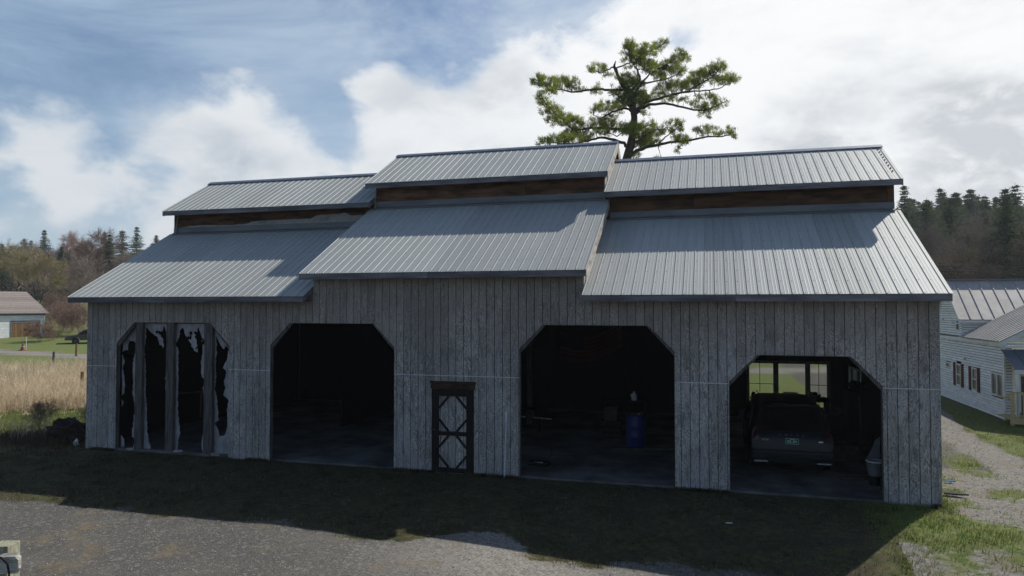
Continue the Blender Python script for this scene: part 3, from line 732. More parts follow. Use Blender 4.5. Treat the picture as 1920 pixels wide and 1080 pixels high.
# rear window frames
wf = MB()
for a, b in ((WIN[0], WIN[0]+.06), (19.95, 20.13), (21.05, 21.22), (WIN[1]-.07, WIN[1])): wf.box((a, YB-.07, WIN[2]), (b, YB+.02, WIN[3]))
win = MB().box((WIN[0], YB-.08, WIN[3]-.06), (WIN[1], YB+.03, WIN[3]+.03)).build('window', M['winframe'], barn)
wf.box((WIN[0], YB-.08, WIN[2]-.03), (WIN[1], YB+.03, WIN[2]+.05)); wf.build('window_frame', M['winframe'], win)
for x in (19.47, 21.5): MB().box((x, YB-.03, WIN[2]+.05), (x+.02, YB-.01, WIN[3]-.06)).build('muntin', M['winframe'], win)
for a, b in ((19.11, 19.95), (21.22, 21.78)): MB().box((a, YB-.034, 1.30), (b, YB-.031, 1.322)).build('muntin', M['winframe'], win)
for a, b in ((19.11, 19.95), (20.13, 21.05), (21.22, 21.78)): MB().box((a, YB-.022, WIN[2]+.05), (b, YB-.018, WIN[3]-.06)).build('pane', M['glass'], win)
sw = MB().box((XR-.07, SW[0], SW[3]-.05), (XR+.02, SW[1], SW[3]+.02)).build('window', M['white'], barn)
mb = MB().box((XR-.07, SW[0], SW[2]-.02), (XR+.02, SW[1], SW[2]+.05))
for y in (SW[0], 8.75, 9.05, SW[1]-.06): mb.box((XR-.07, y, SW[2]), (XR+.02, y+.06, SW[3]-.05))
mb.build('window_frame', M['white'], sw)
MB().box((XR-.022, SW[0]+.06, SW[2]+.05), (XR-.018, SW[1]-.06, SW[3]-.05)).build('pane', M['glass'], sw)

# slab
sl = MB().box((.04, .045, -.1), (XR-.04, YB-.04, .05)).build('concrete_floor', M['floor']); tag(sl, kind='structure')

# ------------------------------------------------------------------ torn plastic in the first bay
def inpoly(px, py, P):
    r = np.zeros(px.shape, bool); n = len(P)
    for i in range(n):
        x1, y1 = P[i]; x2, y2 = P[(i+1) % n]
        c = ((y1 > py) != (y2 > py)); xx = (x2-x1)*(py-y1)/((y2-y1) if y2 != y1 else 1e-9)+x1; r ^= c & (px < xx)
    return r
# hole outlines in wall metres (x, z), read bay by bay
def Zw(p):      # traced wall outline -> wall position at the sheet's own distance
    px, py = 100+p[0]/3.376, 560+p[1]/3.376
    d = MR @ Vector(((px-960)/FPX, -(py-540)/FPX, -1)); t = (.19-CAM.y)/d.y; q = CAM+d*t; return (q.x, q.z)
H1 = [(478,262),(490,270),(510,268),(524,285),(516,340),(505,400),(500,480),(505,540),(500,610),(515,690),(508,760),(500,830),(495,880),(515,885),(505,950),(455,940),(450,890),(430,865),(425,800),(425,690),(445,650),(430,620),(450,590),(455,500),(440,430),(455,400),(433,345),(450,325),(472,325)]
H2 = [(590,172),(610,200),(640,235),(655,240),(670,290),(690,320),(700,300),(690,215),(695,175),(712,210),(724,260),(715,340),(710,560),(722,700),(712,800),(725,900),(740,1010),(615,1010),(615,930),(595,850),(590,700),(585,600),(590,520),(580,330)]
H3 = [(800,200),(820,180),(840,240),(870,290),(890,330),(915,345),(912,200),(920,178),(935,230),(942,340),(930,400),(938,480),(960,515),(948,570),(960,650),(960,800),(940,900),(940,1010),(790,1010),(790,900),(805,850),(790,700),(790,600),(795,400),(795,320),(772,290),(800,240)]
H4 = [(1030,238),(1060,300),(1075,325),(1090,295),(1108,322),(1095,390),(1072,435),(1092,455),(1088,500),(1075,530),(1085,560),(1073,610),(1110,645),(1098,700),(1100,780),(1085,860),(1055,865),(1035,820),(1020,790),(1045,770),(1043,700),(1020,560),(1030,500),(1028,420),(1035,350)]
def sheet(x0, x1, H, label, k):
    P = [Zw(p) for p in H]; st = .022
    xs_ = np.arange(x0, x1+st, st); zs_ = np.arange(.04, 3.70, st); X, Z = np.meshgrid(xs_, zs_)
    jx = .05*(fbm(X, Z, 5, k)-.5)+.05*(fbm(X, Z, 16, k+5)-.5); jz = .12*(fbm(X, Z, 5, k+8)-.5)
    hole = inpoly(X+jx, Z+jz, P)
    if k in (2, 3): hole |= (fbm(X*1.8, Z, 7, k+20) > .60) & (Z > 2.95) & (Z < 3.45) & (X > x0+.25) & (X < x1-.15)
    out = np.array([Z.ravel() > o for o in [0]])[0].reshape(Z.shape) & (Z > np.vectorize(otop)(np.clip(X, 1.081, 4.90))+.05)
    Y = .19+.05*(fbm(X, Z, 1.3, k)-.5)+.02*(fbm(X, Z, 6, k+2)-.5)
    if k == 4: Y = np.where(X > 4.74, .19, Y)
    Vv = np.stack([X+jx*.4, Y, Z], -1).reshape(-1, 3); n_ = len(xs_); I = np.arange(Vv.shape[0]).reshape(Z.shape)
    q = np.stack([I[:-1, :-1], I[:-1, 1:], I[1:, 1:], I[1:, :-1]], -1).reshape(-1, 4)
    bad = (hole | out).ravel(); q = q[~(bad[q].sum(1) > 1)]
    u, inv = np.unique(q, return_inverse=True)
    o = tri_mesh('plastic_sheeting', Vv[u], inv.reshape(q.shape), M['plastic'], nverts=4)
    s = o.modifiers.new('thickness', 'SOLIDIFY'); s.thickness = .002
    tag(o, label, 'plastic sheet', 'torn plastic sheets nailed across the leftmost bay')
sheet(1.10, 1.76, H1, 'torn grey plastic sheet in the narrow gap left of the first stud', 1)
sheet(1.88, 2.82, H2, 'ripped grey plastic between the first and second stud of the leftmost bay', 2)
sheet(2.98, 4.10, H3, 'ripped grey plastic between the second and third stud, with long tatters at its top', 3)
sheet(4.28, 4.93, H4, 'torn grey plastic right of the last stud, still closed along its bottom', 4)
for x, y, r, l in ((1.72, -.12, .07, 'small white scrap of plastic on the sill below the first stud'), (3.3, .0, .09, 'pale rag of plastic trailing on the sill right of the middle stud'), (4.55, -.05, .09, 'bright white plastic scrap at the right end of the sill')):
    tag(MB().blob((x, y, .10), (r*1.5, r*.8, r*.45), int(x*10), 9, 6, .45).build('plastic_scrap', M['plastic']), l, 'scrap', 'plastic scraps along the sill')
wf_ = thing('lath_frame', 'thin pale wooden frame leaning inside the leftmost bay', 'frame', (.55, 3, .05))
for a, b in (((-.25, 0, .0), (-.52, .3, 1.15)), ((-.5, .3, 1.15), (.75, .3, 1.27)), ((.75, .3, 1.27), (.88, .12, .45))):
    MB().beam(a, b, .035, .03, (0, 1, 0)).build('rail', simple('raw_lath', (.16, .12, .08), (.12, .09, .06)), wf_)
po = MB().tube([(12.88, -.10, .02), (12.91, -.035, 1.36)], .022, 8); 
p_ = thing('plastic_pole', 'pale blue-grey plastic pole leaning on the boards right of the small door', 'pole', (12.88, -.10, .0))
MB().tube([(0, 0, .02), (.03, .065, 1.36)], .020, 8).build('shaft', M['pvc'], p_); MB().tube([(.03, .065, 1.36), (.034, .072, 1.62)], .031, 8).build('sleeve', M['pvc'], p_)

# ------------------------------------------------------------------ the car
def make_car(x, y, rz=0):
    t = thing('parked_car', 'dark grey estate car parked nose-in in the rightmost bay, green number plate', 'car', (x, y, .05), rz)
    st = [(0.0, .62, .90), (.02, .80, .945), (.06, .98, .955), (.20, 1.18, .96), (.46, 1.60, .955), (.58, 1.74, .95), (.8, 1.80, .96), (1.7, 1.84, .98), (2.6, 1.82, .98), (3.2, 1.66, .97), (3.8, 1.18, .96), (4.5, 1.06, .94), (4.82, .90, .88), (4.93, .60, .80)]
    P = []; n = 18
    for (yy, T, w) in st:
        B = .30; be = min(1.02, T-.03); tw = w*(.965-.24*max(0, (T-1.02))/.8)
        half = [(w*.80, B), (w*.95, B+.04), (w, .45), (w*1.0, .45+(be-.45)*.5), (w*.985, be), (w*.985+(tw-w*.985)*.62, be+(T-be)*.62), (tw, T-.045), (tw-.09, T), (tw*.45, T+.012)]
        sec = [(a, b) for a, b in half]+[(-a, b) for a, b in half[::-1]]
        P += [(a, yy, b) for a, b in sec]
    F = [(i*n+k, (i+1)*n+k, (i+1)*n+(k+1) % n, i*n+(k+1) % n) for i in range(len(st)-1) for k in range(n)]
    F += [tuple(range(n)), tuple(range(len(st)*n-1, (len(st)-1)*n-1, -1))]
    b = MB().add(P, F).build('body', M['carpaint'], t, smooth=True); b.modifiers.new('smooth', 'SUBSURF').levels = 1; b.modifiers[0].render_levels = 2
    hy = lambda z: float(np.interp(z, [.62, .80, .98, 1.18, 1.60, 1.74], [0, .02, .06, .20, .46, .58]))
    def panel(pts, off, mt, name, parent=t, th=.012):     # slab lying on the tailgate
        q = [(a, hy(z)-off, z) for a, z in pts]; m = len(q); mb = MB(); mb.add(q+[(a, yy+th, z) for a, yy, z in q], [tuple(range(m)), tuple(range(2*m-1, m-1, -1))]+[(i, m+i, m+(i+1) % m, (i+1) % m) for i in range(m)]); return mb.build(name, M[mt], parent)
    panel([(-.70, 1.13), (.70, 1.13), (.58, 1.60), (-.58, 1.60)], .012, 'glassdk', 'rear_window')
    MB().prism([(.43, 1.70), (.37, 1.775), (.62, 1.835), (.8, 1.83), (.75, 1.74)], -.62, .62, 'x').build('roof_spoiler', M['carpaint'], t, bevel=.012)
    MB().prism([(.362, 1.762), (.360, 1.772), (.43, 1.79), (.43, 1.785)], -.40, -.06, 'x').build('spoiler_glint_strip', M['chrome'], t)
    MB().prism([(.362, 1.762), (.360, 1.772), (.43, 1.79), (.43, 1.785)], .06, .46, 'x').build('spoiler_glint_strip', M['chrome'], t)
    for s in (-1, 1):
        # tall L-shaped lamps climbing the rear pillars
        tl = panel([(s*.93, .86), (s*.74, .90), (s*.80, 1.02), (s*.79, 1.10), (s*.76, 1.22), (s*.82, 1.22), (s*.91, 1.12)][::s], .022, 'tail', 'tail_light')
        MB().tube([(s*.66, .95, 1.845), (s*.665, 1.2, 1.89), (s*.67, 2.3, 1.89), (s*.66, 2.6, 1.84)], .014, 6).build('roof_rail', M['chrome'] if False else M['carpaint'], t)
        MB().box((s*.72-.16, -.030, .335), (s*.72+.16, .02, .375)).build('exhaust_trim', M['chrome'], t, bevel=.008)
        MB().box((s*.84-.07, -.012, .60), (s*.84+.07, .02, .63)).build('reflector', M['tail'], t)
        m = MB().box((s*1.0-.05, 3.05, 1.02), (s*1.0+.13*s-.05+.05, 3.18, 1.20)) if s > 0 else MB().box((-1.13, 3.05, 1.02), (-.98, 3.18, 1.20))
        m.build('wing_mirror', M['carpaint'], t, bevel=.03)
        for wy in (.95, 3.95):
            wh = MB()._lathe2((s*.84, wy, .35), .37, .24) if False else None
            mb = MB(); prof = [(.20, -.12), (.34, -.12), (.37, -.09), (.37, .09), (.34, .12), (.20, .12)]
            nn = 24; Pp = [(s*.84+o_, wy+r*math.cos(2*PI*k/nn), .37+r*math.sin(2*PI*k/nn)) for r, o_ in prof for k in range(nn)]
            mb.add(Pp, [(i*nn+k, i*nn+(k+1) % nn, (i+1)*nn+(k+1) % nn, (i+1)*nn+k) for i in range(5) for k in range(nn)]+[(5*nn+k, 5*nn+(k+1) % nn, (k+1) % nn, k) for k in range(nn)])
            w_ = mb.build('wheel', M['rubber'], t, smooth=False)
            mr = MB(); mr.tube([(s*.84-.02, wy, .37), (s*.84+s*.10, wy, .37)], .215, 16); mr.build('rim', M['greyc'], w_)
        # side glass
        q = MB()
        for ya, yb in ((.75, 1.35), (1.42, 2.25), (2.32, 3.05)):
            zt = 1.60 if yb < 3 else 1.55
            q.add([(s*.972, ya, 1.08), (s*.972, yb, 1.08), (s*.845, yb-.03, zt), (s*.845, ya+.05, zt), (s*.955, ya, 1.08), (s*.955, yb, 1.08), (s*.83, yb-.03, zt), (s*.83, ya+.05, zt)], [(0, 1, 2, 3), (7, 6, 5, 4), (0, 4, 5, 1), (1, 5, 6, 2), (2, 6, 7, 3), (3, 7, 4, 0)])
        q.build('side_window', M['glassdk'], t)
    MB().add([(-.74, 3.86, 1.17), (.74, 3.86, 1.17), (.64, 3.24, 1.66), (-.64, 3.24, 1.66), (-.74, 3.84, 1.15), (.74, 3.84, 1.15), (.64, 3.22, 1.64), (-.64, 3.22, 1.64)], [(0, 1, 2, 3), (7, 6, 5, 4), (0, 4, 5, 1), (1, 5, 6, 2), (2, 6, 7, 3), (3, 7, 4, 0)]).build('windscreen', M['glassdk'], t)
    MB().prism([(-.045, .40), (-.055, .47), (-.055, .60), (-.03, .66), (.10, .66), (.10, .38)], -.93, .93, 'x').build('bumper', M['carpaint'], t, bevel=.02)
    MB().box((-.60, -.066, .41), (.60, -.04, .52)).build('bumper_insert', M['rubber'], t, bevel=.01)
    MB().box((-.66, .018, .715), (.66, .05, .745)).build('tailgate_crease', M['rubber'], t)
    pl = MB().box((-.155, .012, .815), (.155, .022, .965)).build('number_plate', M['plate'], t)
    bord = MB()
    for a, b in (((-.15, .008, .820), (.15, .013, .825)), ((-.15, .008, .955), (.15, .013, .960)), ((-.15, .008, .8255), (-.145, .013, .9545)), ((.145, .008, .8255), (.15, .013, .9545))): bord.box(a, b)
    bord.build('plate_border', M['ink'], pl)
    def text(s, size, loc, name, mat, parent, ext=.003, sx=1, rx=PI/2, sp=1.0):
        c = bpy.data.curves.new(name, 'FONT'); c.body = s; c.size = size; c.extrude = ext; c.align_x = 'CENTER'; c.align_y = 'CENTER'; c.space_character = sp; c.resolution_u = 2; c.offset = size*.012
        o = bpy.data.objects.new(name, c); COL.objects.link(o); bpy.context.view_layer.update()
        me = bpy.data.meshes.new_from_object(o.evaluated_get(bpy.context.evaluated_depsgraph_get())); bpy.data.objects.remove(o); me.materials.clear(); me.materials.append(M[mat])
        q = bpy.data.objects.new(name, me); COL.objects.link(q); q.parent = parent; q.location = loc; q.rotation_euler = (rx, 0, 0); q.scale = (sx, 1, 1); return q
    text('KSL 291', .085, (0, .008, .880), 'plate_number', 'ink', pl, sx=.78)
    text('VERMONT', .024, (0, .008, .940), 'plate_state_name', 'ink', pl)
    for i, ch in enumerate('VOLVO'): text(ch, .062, (-.26+i*.13, .055, 1.045), 'badge_letter', 'chrome', t, sx=1.25, rx=PI/2-.5)
    text('XC90', .060, (-.62, .016, .905), 'model_badge', 'chrome', t, sx=1.2)
    MB().box((.60, .008, .885), (.70, .02, .920)).build('trim_badge', M['chrome'], t)
    return t
make_car(19.62, 1.78).scale = (1, 1, .95)

# ------------------------------------------------------------------ things in the bays
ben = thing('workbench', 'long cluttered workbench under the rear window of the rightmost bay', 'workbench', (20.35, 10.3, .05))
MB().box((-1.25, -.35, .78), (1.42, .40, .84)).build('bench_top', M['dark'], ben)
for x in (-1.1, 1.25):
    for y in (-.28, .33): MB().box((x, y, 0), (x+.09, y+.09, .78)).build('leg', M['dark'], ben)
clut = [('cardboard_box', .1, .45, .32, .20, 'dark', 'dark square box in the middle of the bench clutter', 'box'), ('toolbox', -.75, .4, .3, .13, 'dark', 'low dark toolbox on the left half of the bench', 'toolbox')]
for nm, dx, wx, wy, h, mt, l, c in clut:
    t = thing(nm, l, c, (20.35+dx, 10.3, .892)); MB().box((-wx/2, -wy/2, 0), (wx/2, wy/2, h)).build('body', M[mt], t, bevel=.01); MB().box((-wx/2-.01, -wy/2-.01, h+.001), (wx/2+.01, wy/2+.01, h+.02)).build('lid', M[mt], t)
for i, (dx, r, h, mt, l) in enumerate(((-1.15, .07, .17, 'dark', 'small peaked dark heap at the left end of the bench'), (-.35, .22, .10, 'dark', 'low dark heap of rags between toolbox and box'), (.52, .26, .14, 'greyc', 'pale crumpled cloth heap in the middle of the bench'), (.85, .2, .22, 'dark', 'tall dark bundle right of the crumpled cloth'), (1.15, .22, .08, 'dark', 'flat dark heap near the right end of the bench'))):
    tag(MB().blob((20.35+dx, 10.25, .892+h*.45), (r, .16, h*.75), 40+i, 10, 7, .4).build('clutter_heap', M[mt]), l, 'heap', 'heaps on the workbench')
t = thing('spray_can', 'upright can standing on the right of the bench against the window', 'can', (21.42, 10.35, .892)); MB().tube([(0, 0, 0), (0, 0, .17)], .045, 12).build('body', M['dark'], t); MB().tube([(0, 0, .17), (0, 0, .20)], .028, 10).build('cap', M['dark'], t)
t = thing('small_machine', 'small machine with bright metal handle beside the car, before the rear wall', 'machine', (21.35, 7.2, .05))  # boxy small machine with a metal handle
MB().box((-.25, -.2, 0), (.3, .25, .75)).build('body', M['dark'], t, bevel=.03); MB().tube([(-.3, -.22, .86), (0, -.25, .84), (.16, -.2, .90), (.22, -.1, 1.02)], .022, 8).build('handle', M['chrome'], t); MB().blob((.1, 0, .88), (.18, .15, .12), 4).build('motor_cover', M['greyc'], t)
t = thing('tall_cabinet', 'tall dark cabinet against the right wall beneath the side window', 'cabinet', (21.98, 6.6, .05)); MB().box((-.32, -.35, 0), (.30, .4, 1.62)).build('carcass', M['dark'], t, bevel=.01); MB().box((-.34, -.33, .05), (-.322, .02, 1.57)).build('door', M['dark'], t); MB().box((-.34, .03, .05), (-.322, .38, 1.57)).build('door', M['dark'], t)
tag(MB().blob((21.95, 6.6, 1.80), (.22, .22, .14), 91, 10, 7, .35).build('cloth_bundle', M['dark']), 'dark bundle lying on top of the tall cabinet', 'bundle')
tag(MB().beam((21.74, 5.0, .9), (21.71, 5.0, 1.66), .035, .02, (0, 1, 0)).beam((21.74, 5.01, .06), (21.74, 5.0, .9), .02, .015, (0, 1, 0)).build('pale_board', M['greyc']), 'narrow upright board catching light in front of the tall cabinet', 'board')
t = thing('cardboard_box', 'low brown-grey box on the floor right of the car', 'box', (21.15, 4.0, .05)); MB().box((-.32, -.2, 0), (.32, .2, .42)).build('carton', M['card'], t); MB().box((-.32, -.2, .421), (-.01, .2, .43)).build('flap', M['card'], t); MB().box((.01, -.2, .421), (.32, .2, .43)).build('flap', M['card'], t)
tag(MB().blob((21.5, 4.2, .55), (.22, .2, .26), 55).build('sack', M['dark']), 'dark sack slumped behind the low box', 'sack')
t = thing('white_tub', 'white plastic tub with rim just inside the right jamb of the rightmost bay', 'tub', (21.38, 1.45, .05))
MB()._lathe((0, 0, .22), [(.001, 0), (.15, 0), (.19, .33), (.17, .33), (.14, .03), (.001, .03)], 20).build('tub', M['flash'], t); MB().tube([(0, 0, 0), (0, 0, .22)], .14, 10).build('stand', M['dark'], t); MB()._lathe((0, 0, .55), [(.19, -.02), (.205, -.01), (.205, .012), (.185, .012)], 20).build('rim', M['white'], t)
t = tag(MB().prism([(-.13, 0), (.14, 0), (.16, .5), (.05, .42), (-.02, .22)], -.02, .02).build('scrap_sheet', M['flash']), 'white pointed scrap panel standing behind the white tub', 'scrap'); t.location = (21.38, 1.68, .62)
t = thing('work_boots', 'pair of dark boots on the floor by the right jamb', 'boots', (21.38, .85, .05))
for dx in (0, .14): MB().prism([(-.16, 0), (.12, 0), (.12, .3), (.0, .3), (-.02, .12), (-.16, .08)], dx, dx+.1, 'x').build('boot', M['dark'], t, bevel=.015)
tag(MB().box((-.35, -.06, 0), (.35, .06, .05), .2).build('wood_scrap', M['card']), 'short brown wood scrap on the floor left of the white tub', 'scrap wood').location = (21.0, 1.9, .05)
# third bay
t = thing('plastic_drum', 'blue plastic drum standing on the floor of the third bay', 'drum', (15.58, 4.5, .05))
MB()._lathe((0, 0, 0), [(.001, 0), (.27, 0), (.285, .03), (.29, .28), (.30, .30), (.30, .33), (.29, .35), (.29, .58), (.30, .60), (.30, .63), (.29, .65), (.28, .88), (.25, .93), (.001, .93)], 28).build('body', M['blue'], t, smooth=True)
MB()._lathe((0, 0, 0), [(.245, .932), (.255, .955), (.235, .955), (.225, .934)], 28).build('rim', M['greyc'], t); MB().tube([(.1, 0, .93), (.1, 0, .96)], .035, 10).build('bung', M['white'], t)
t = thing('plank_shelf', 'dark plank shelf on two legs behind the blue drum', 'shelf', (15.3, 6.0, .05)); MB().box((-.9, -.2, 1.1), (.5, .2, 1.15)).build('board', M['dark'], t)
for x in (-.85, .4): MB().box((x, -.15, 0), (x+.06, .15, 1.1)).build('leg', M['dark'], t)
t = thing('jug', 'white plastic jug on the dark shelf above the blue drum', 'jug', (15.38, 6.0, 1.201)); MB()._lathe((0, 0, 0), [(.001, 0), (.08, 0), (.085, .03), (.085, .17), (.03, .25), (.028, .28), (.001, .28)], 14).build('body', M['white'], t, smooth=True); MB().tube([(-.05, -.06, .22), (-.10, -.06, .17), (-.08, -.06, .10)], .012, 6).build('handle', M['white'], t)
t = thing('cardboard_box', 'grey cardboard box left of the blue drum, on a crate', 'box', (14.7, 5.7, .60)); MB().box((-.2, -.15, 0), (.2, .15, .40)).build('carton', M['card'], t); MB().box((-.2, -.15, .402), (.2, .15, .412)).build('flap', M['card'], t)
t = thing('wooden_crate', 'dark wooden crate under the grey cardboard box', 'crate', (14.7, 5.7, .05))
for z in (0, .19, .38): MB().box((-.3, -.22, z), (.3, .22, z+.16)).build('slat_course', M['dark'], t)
fl = None
def flag():
    nx_, nz_ = 40, 20; P = []; F = []; uv = []
    for j in range(nz_+1):
        for i in range(nx_+1):
            u, v_ = i/nx_, j/nz_; sag = -.30*math.sin(PI*u)+.50*u
            P.append((11.95+2.45*u, 10.90+.05*math.sin(u*14+v_*2), 2.05+sag+1.15*v_*(1-.1*math.sin(PI*u)))); uv.append((u, v_))
    F = [(j*(nx_+1)+i, j*(nx_+1)+i+1, (j+1)*(nx_+1)+i+1, (j+1)*(nx_+1)+i) for j in range(nz_) for i in range(nx_)]
    mb = MB().add(P, F); me = mb.mesh('flag', M['flag'], True); l = me.uv_layers.new(name='uv')
    for lp in me.loops: l.data[lp.index].uv = uv[lp.vertex_index]
    o = bpy.data.objects.new('flag', me); COL.objects.link(o); s = o.modifiers.new('thickness', 'SOLIDIFY'); s.thickness = .003
    tag(o, 'striped flag sagging across the back wall of the third bay', 'flag')
    st_ = MB()
    for r in range(9):
        for c in range(6 if r % 2 == 0 else 5):
            u = (.035+c*.065+(0 if r % 2 == 0 else .0325)); v_ = 6/13+.03+r*(7/13-.05)/8.6; sag = -.30*math.sin(PI*u)+.50*u
            x, y, z = 11.95+2.45*u, 10.90+.05*math.sin(u*14+v_*2)-.008, 2.05+sag+1.15*v_*(1-.1*math.sin(PI*u))
            Pn = [(x+(.022 if k % 2 == 0 else .009)*math.sin(k*PI/5), y, z+(.022 if k % 2 == 0 else .009)*math.cos(k*PI/5)) for k in range(10)]
            st_.add(Pn+[(x, y, z)], [(10, k, (k+1) % 10) for k in range(10)])
    tag(st_.build('stars', simple('grey_star_cloth', (.05, .05, .055), (.04, .04, .045)), o), kind='stuff')  # stars darkened to grey so they hardly show
flag()
t = thing('hand_cart', 'grey wheeled cart with pale bar just inside the left of the third bay', 'cart', (12.2, 6.0, .05))
MB().tube([(-.22, -.10, .56), (-.22, .02, .56)], .15, 18).build('pulley', M['greyc'], t); MB().beam((-.9, 0, .5), (.5, 0, .44), .04, .03).build('bar', M['zflash'], t)
for x in (-.6, .1): MB().beam((x, 0, 0), (x, 0, .46), .05, .05, (0, 1, 0)).build('leg', M['dark'], t)
MB().box((-.5, -.03, .72), (.0, .3, .76)).build('tray', M['dark'], t)
t = thing('floor_jack', 'low dark jack by the left jamb of the third bay', 'jack', (13.45, 1.2, .05))
MB().box((-.28, -.15, .03), (.28, .15, .12)).build('chassis', M['dark'], t, bevel=.02); MB().tube([(-.12, -.17, .13), (.12, -.17, .13)], .015, 8).build('rim_bar', M['chrome'], t); MB().tube([(.2, 0, .1), (.3, .05, .32), (.33, .1, .62)], .02, 8).build('handle', M['dark'], t)
tag(MB().beam((15.0, 3.9, .07), (16.8, 4.3, .075), .12, .04).build('floor_plank', M['card']), 'long thin plank on the floor right in front of the blue drum', 'plank')
tag(MB().blob((14.55, 4.0, .08), (.25, .15, .06), 12).build('rag', M['greyc']), 'pale rag on the floor left of the blue drum', 'rag')

# ------------------------------------------------------------------ the white house on the right
HX, HY = 28.12, 13.24
house = thing('white_house', 'white clapboard farmhouse with grey standing seam roofs right of the barn', 'house', (0, 0, 0))
ULEN = 13.0
holes = [(4.61, 5.26, .74, 1.69), (2.72, 3.34, .74, 1.67), (.12, 1.25, .80, 1.67), (6.02, 6.68, 1.40, 1.65)]
CH = .105
def course_run(name, u0, u1, z, z1, f):
    mb = f(u0, u1, z, z1); mb.build(name, M['clap'], house)
def wallu(u0, u1, z, z1):    # long wall facing the barn (-x), tilted course, gap below standing for lap shadow
    x = HX; return MB().add([(x-.030, HY+u0, z+.024), (x-.004, HY+u0, z1), (x+.02, HY+u0, z1), (x+.02, HY+u0, z+.024), (x-.030, HY+u1, z+.024), (x-.004, HY+u1, z1), (x+.02, HY+u1, z1), (x+.02, HY+u1, z+.024)], [(0, 1, 2, 3), (7, 6, 5, 4), (4, 5, 1, 0), (5, 6, 2, 1), (6, 7, 3, 2), (7, 4, 0, 3)])
def wallv(v0, v1, z, z1, y0=HY):    # walls facing -y
    return MB().add([(HX+v0, y0-.030, z+.024), (HX+v0, y0-.004, z1), (HX+v0, y0+.02, z1), (HX+v0, y0+.02, z+.024), (HX+v1, y0-.030, z+.024), (HX+v1, y0-.004, z1), (HX+v1, y0+.02, z1), (HX+v1, y0+.02, z+.024)], [(3, 2, 1, 0), (4, 5, 6, 7), (0, 1, 5, 4), (1, 2, 6, 5), (2, 3, 7, 6), (3, 0, 4, 7)])
z = .0
while z < 2.72:
    z1 = min(z+CH, 2.72); seg = [(-.0, ULEN)]
    for a, b, c, d in holes:
        if z1 > c and z < d:
            ns = []
            for s0, s1 in seg:
                if b <= s0 or a >= s1: ns.append((s0, s1))
                else: ns += [q for q in ((s0, a), (b, s1)) if q[1]-q[0] > .02]
            seg = ns
    for s0, s1 in seg: course_run('clapboard', s0, s1, z, z1, wallu)
    z += CH
# upper gable of the two-storey block, on the same plane beyond u=4.38
UA, URA, ZEA, ZRA, ZC0 = 4.38, 6.33, 3.72, 5.34, 2.90
z = ZC0
while z < ZRA-.1:
    z1 = z+CH; lim = lambda zz: UA+.12 if zz < ZEA else UA+(zz-ZEA)/(ZRA-ZEA)*(URA-UA)+.1
    u0 = lim(z1); u1 = 2*URA-u0
    if z < 3.47 and z1 > 3.12: course_run('clapboard', u0, 4.72, z, z1, wallu) if u0 < 4.7 else None; course_run('clapboard', 5.20, u1, z, z1, wallu)
    else: course_run('clapboard', u0, u1, z, z1, wallu)
    z = z1
bx = lambda n, a, b, m, p=house, bv=0: MB().box(a, b).build(n, M[m], p, bevel=bv)
bx('core_wall', (HX+.021, HY+.03, .05), (HX+6, HY+.10, 2.75), 'sheath') if False else None
bx('shadow_backing', (HX+.3, HY+.3, .05), (HX+.35, HY+ULEN, 5.0 if False else 2.7), 'sheath')  # dark sheet behind the courses, showing in the gaps as lap shadow
bx('cornice', (HX-.10, HY-.1, 2.722), (HX+.05, HY+ULEN, 2.84), 'white'); bx('corner_board', (HX-.03, HY-.03, .0), (HX+.03, HY-.0225 +.0, 2.72), 'white') 
bx('corner_board', (HX-.03, HY-.022, .0), (HX-.0225, HY+.10, 2.72), 'white')
def hwin(u0, u1, z0, z1, mull=None, shut=True, wallx=HX):
    f = MB(); x0, x1 = wallx-.04, wallx+.01; t = .055
    f.box((x0, HY+u0, z0), (x1, HY+u0+t, z1)); f.box((x0, HY+u1-t, z0), (x1, HY+u1, z1)); f.box((x0-.01, HY+u0+t, z0), (x1, HY+u1-t, z0+t)); f.box((x0, HY+u0+t, z1-t), (x1, HY+u1-t, z1))
    w_ = f.build('window', M['white'], house)
    if mull: MB().box((x0, HY+mull-.04, z0+t), (x1, HY+mull+.04, z1-t)).build('mullion', M['white'], w_)
    zm = (z0+z1)/2
    if not mull and z1-z0 > .5: MB().box((x0+.005, HY+u0+t, zm-.02), (x1, HY+u1-t, zm+.02)).build('meeting_rail', M['white'], w_)
    MB().box((wallx+.0, HY+u0+t, z0+t), (wallx+.006, HY+u1-t, z1-t)).build('pane', M['house_glass'], w_)
    MB().box((wallx+.12, HY+u0, z0), (wallx+.14, HY+u1, z1)).build('blind', M['dark'], w_)
    if shut:
        for a, b in ((u0-.30, u0-.03), (u1+.03, u1+.30)):
            s_ = MB().box((wallx-.052, HY+a, z0-.03), (wallx-.024, HY+b, z1+.03)).build('shutter', M['shutter'], house)
            for k in range(9):
                zz = z0+.05+k*(z1-z0-.1)/8.; MB().box((wallx-.062, HY+a+.04, zz-.02), (wallx-.0522, HY+b-.04, zz+.02)).build('louvre', M['shutter'], s_)
hwin(4.61, 5.26, .74, 1.69); hwin(2.72, 3.34, .74, 1.67); hwin(.12, 1.25, .80, 1.67, .68, False); hwin(6.02, 6.68, 1.40, 1.65, None, False); hwin(4.72, 5.20, 3.12, 3.47, None, False)
for u, zz in ((4.05, 1.93), (6.9, 3.55), (5.55, 3.42)):
    MB().box((HX-.10, HY+u-.06, zz), (HX-.023, HY+u+.06, zz+.10)).build('vent_hood', M['white'], house, bevel=.02)
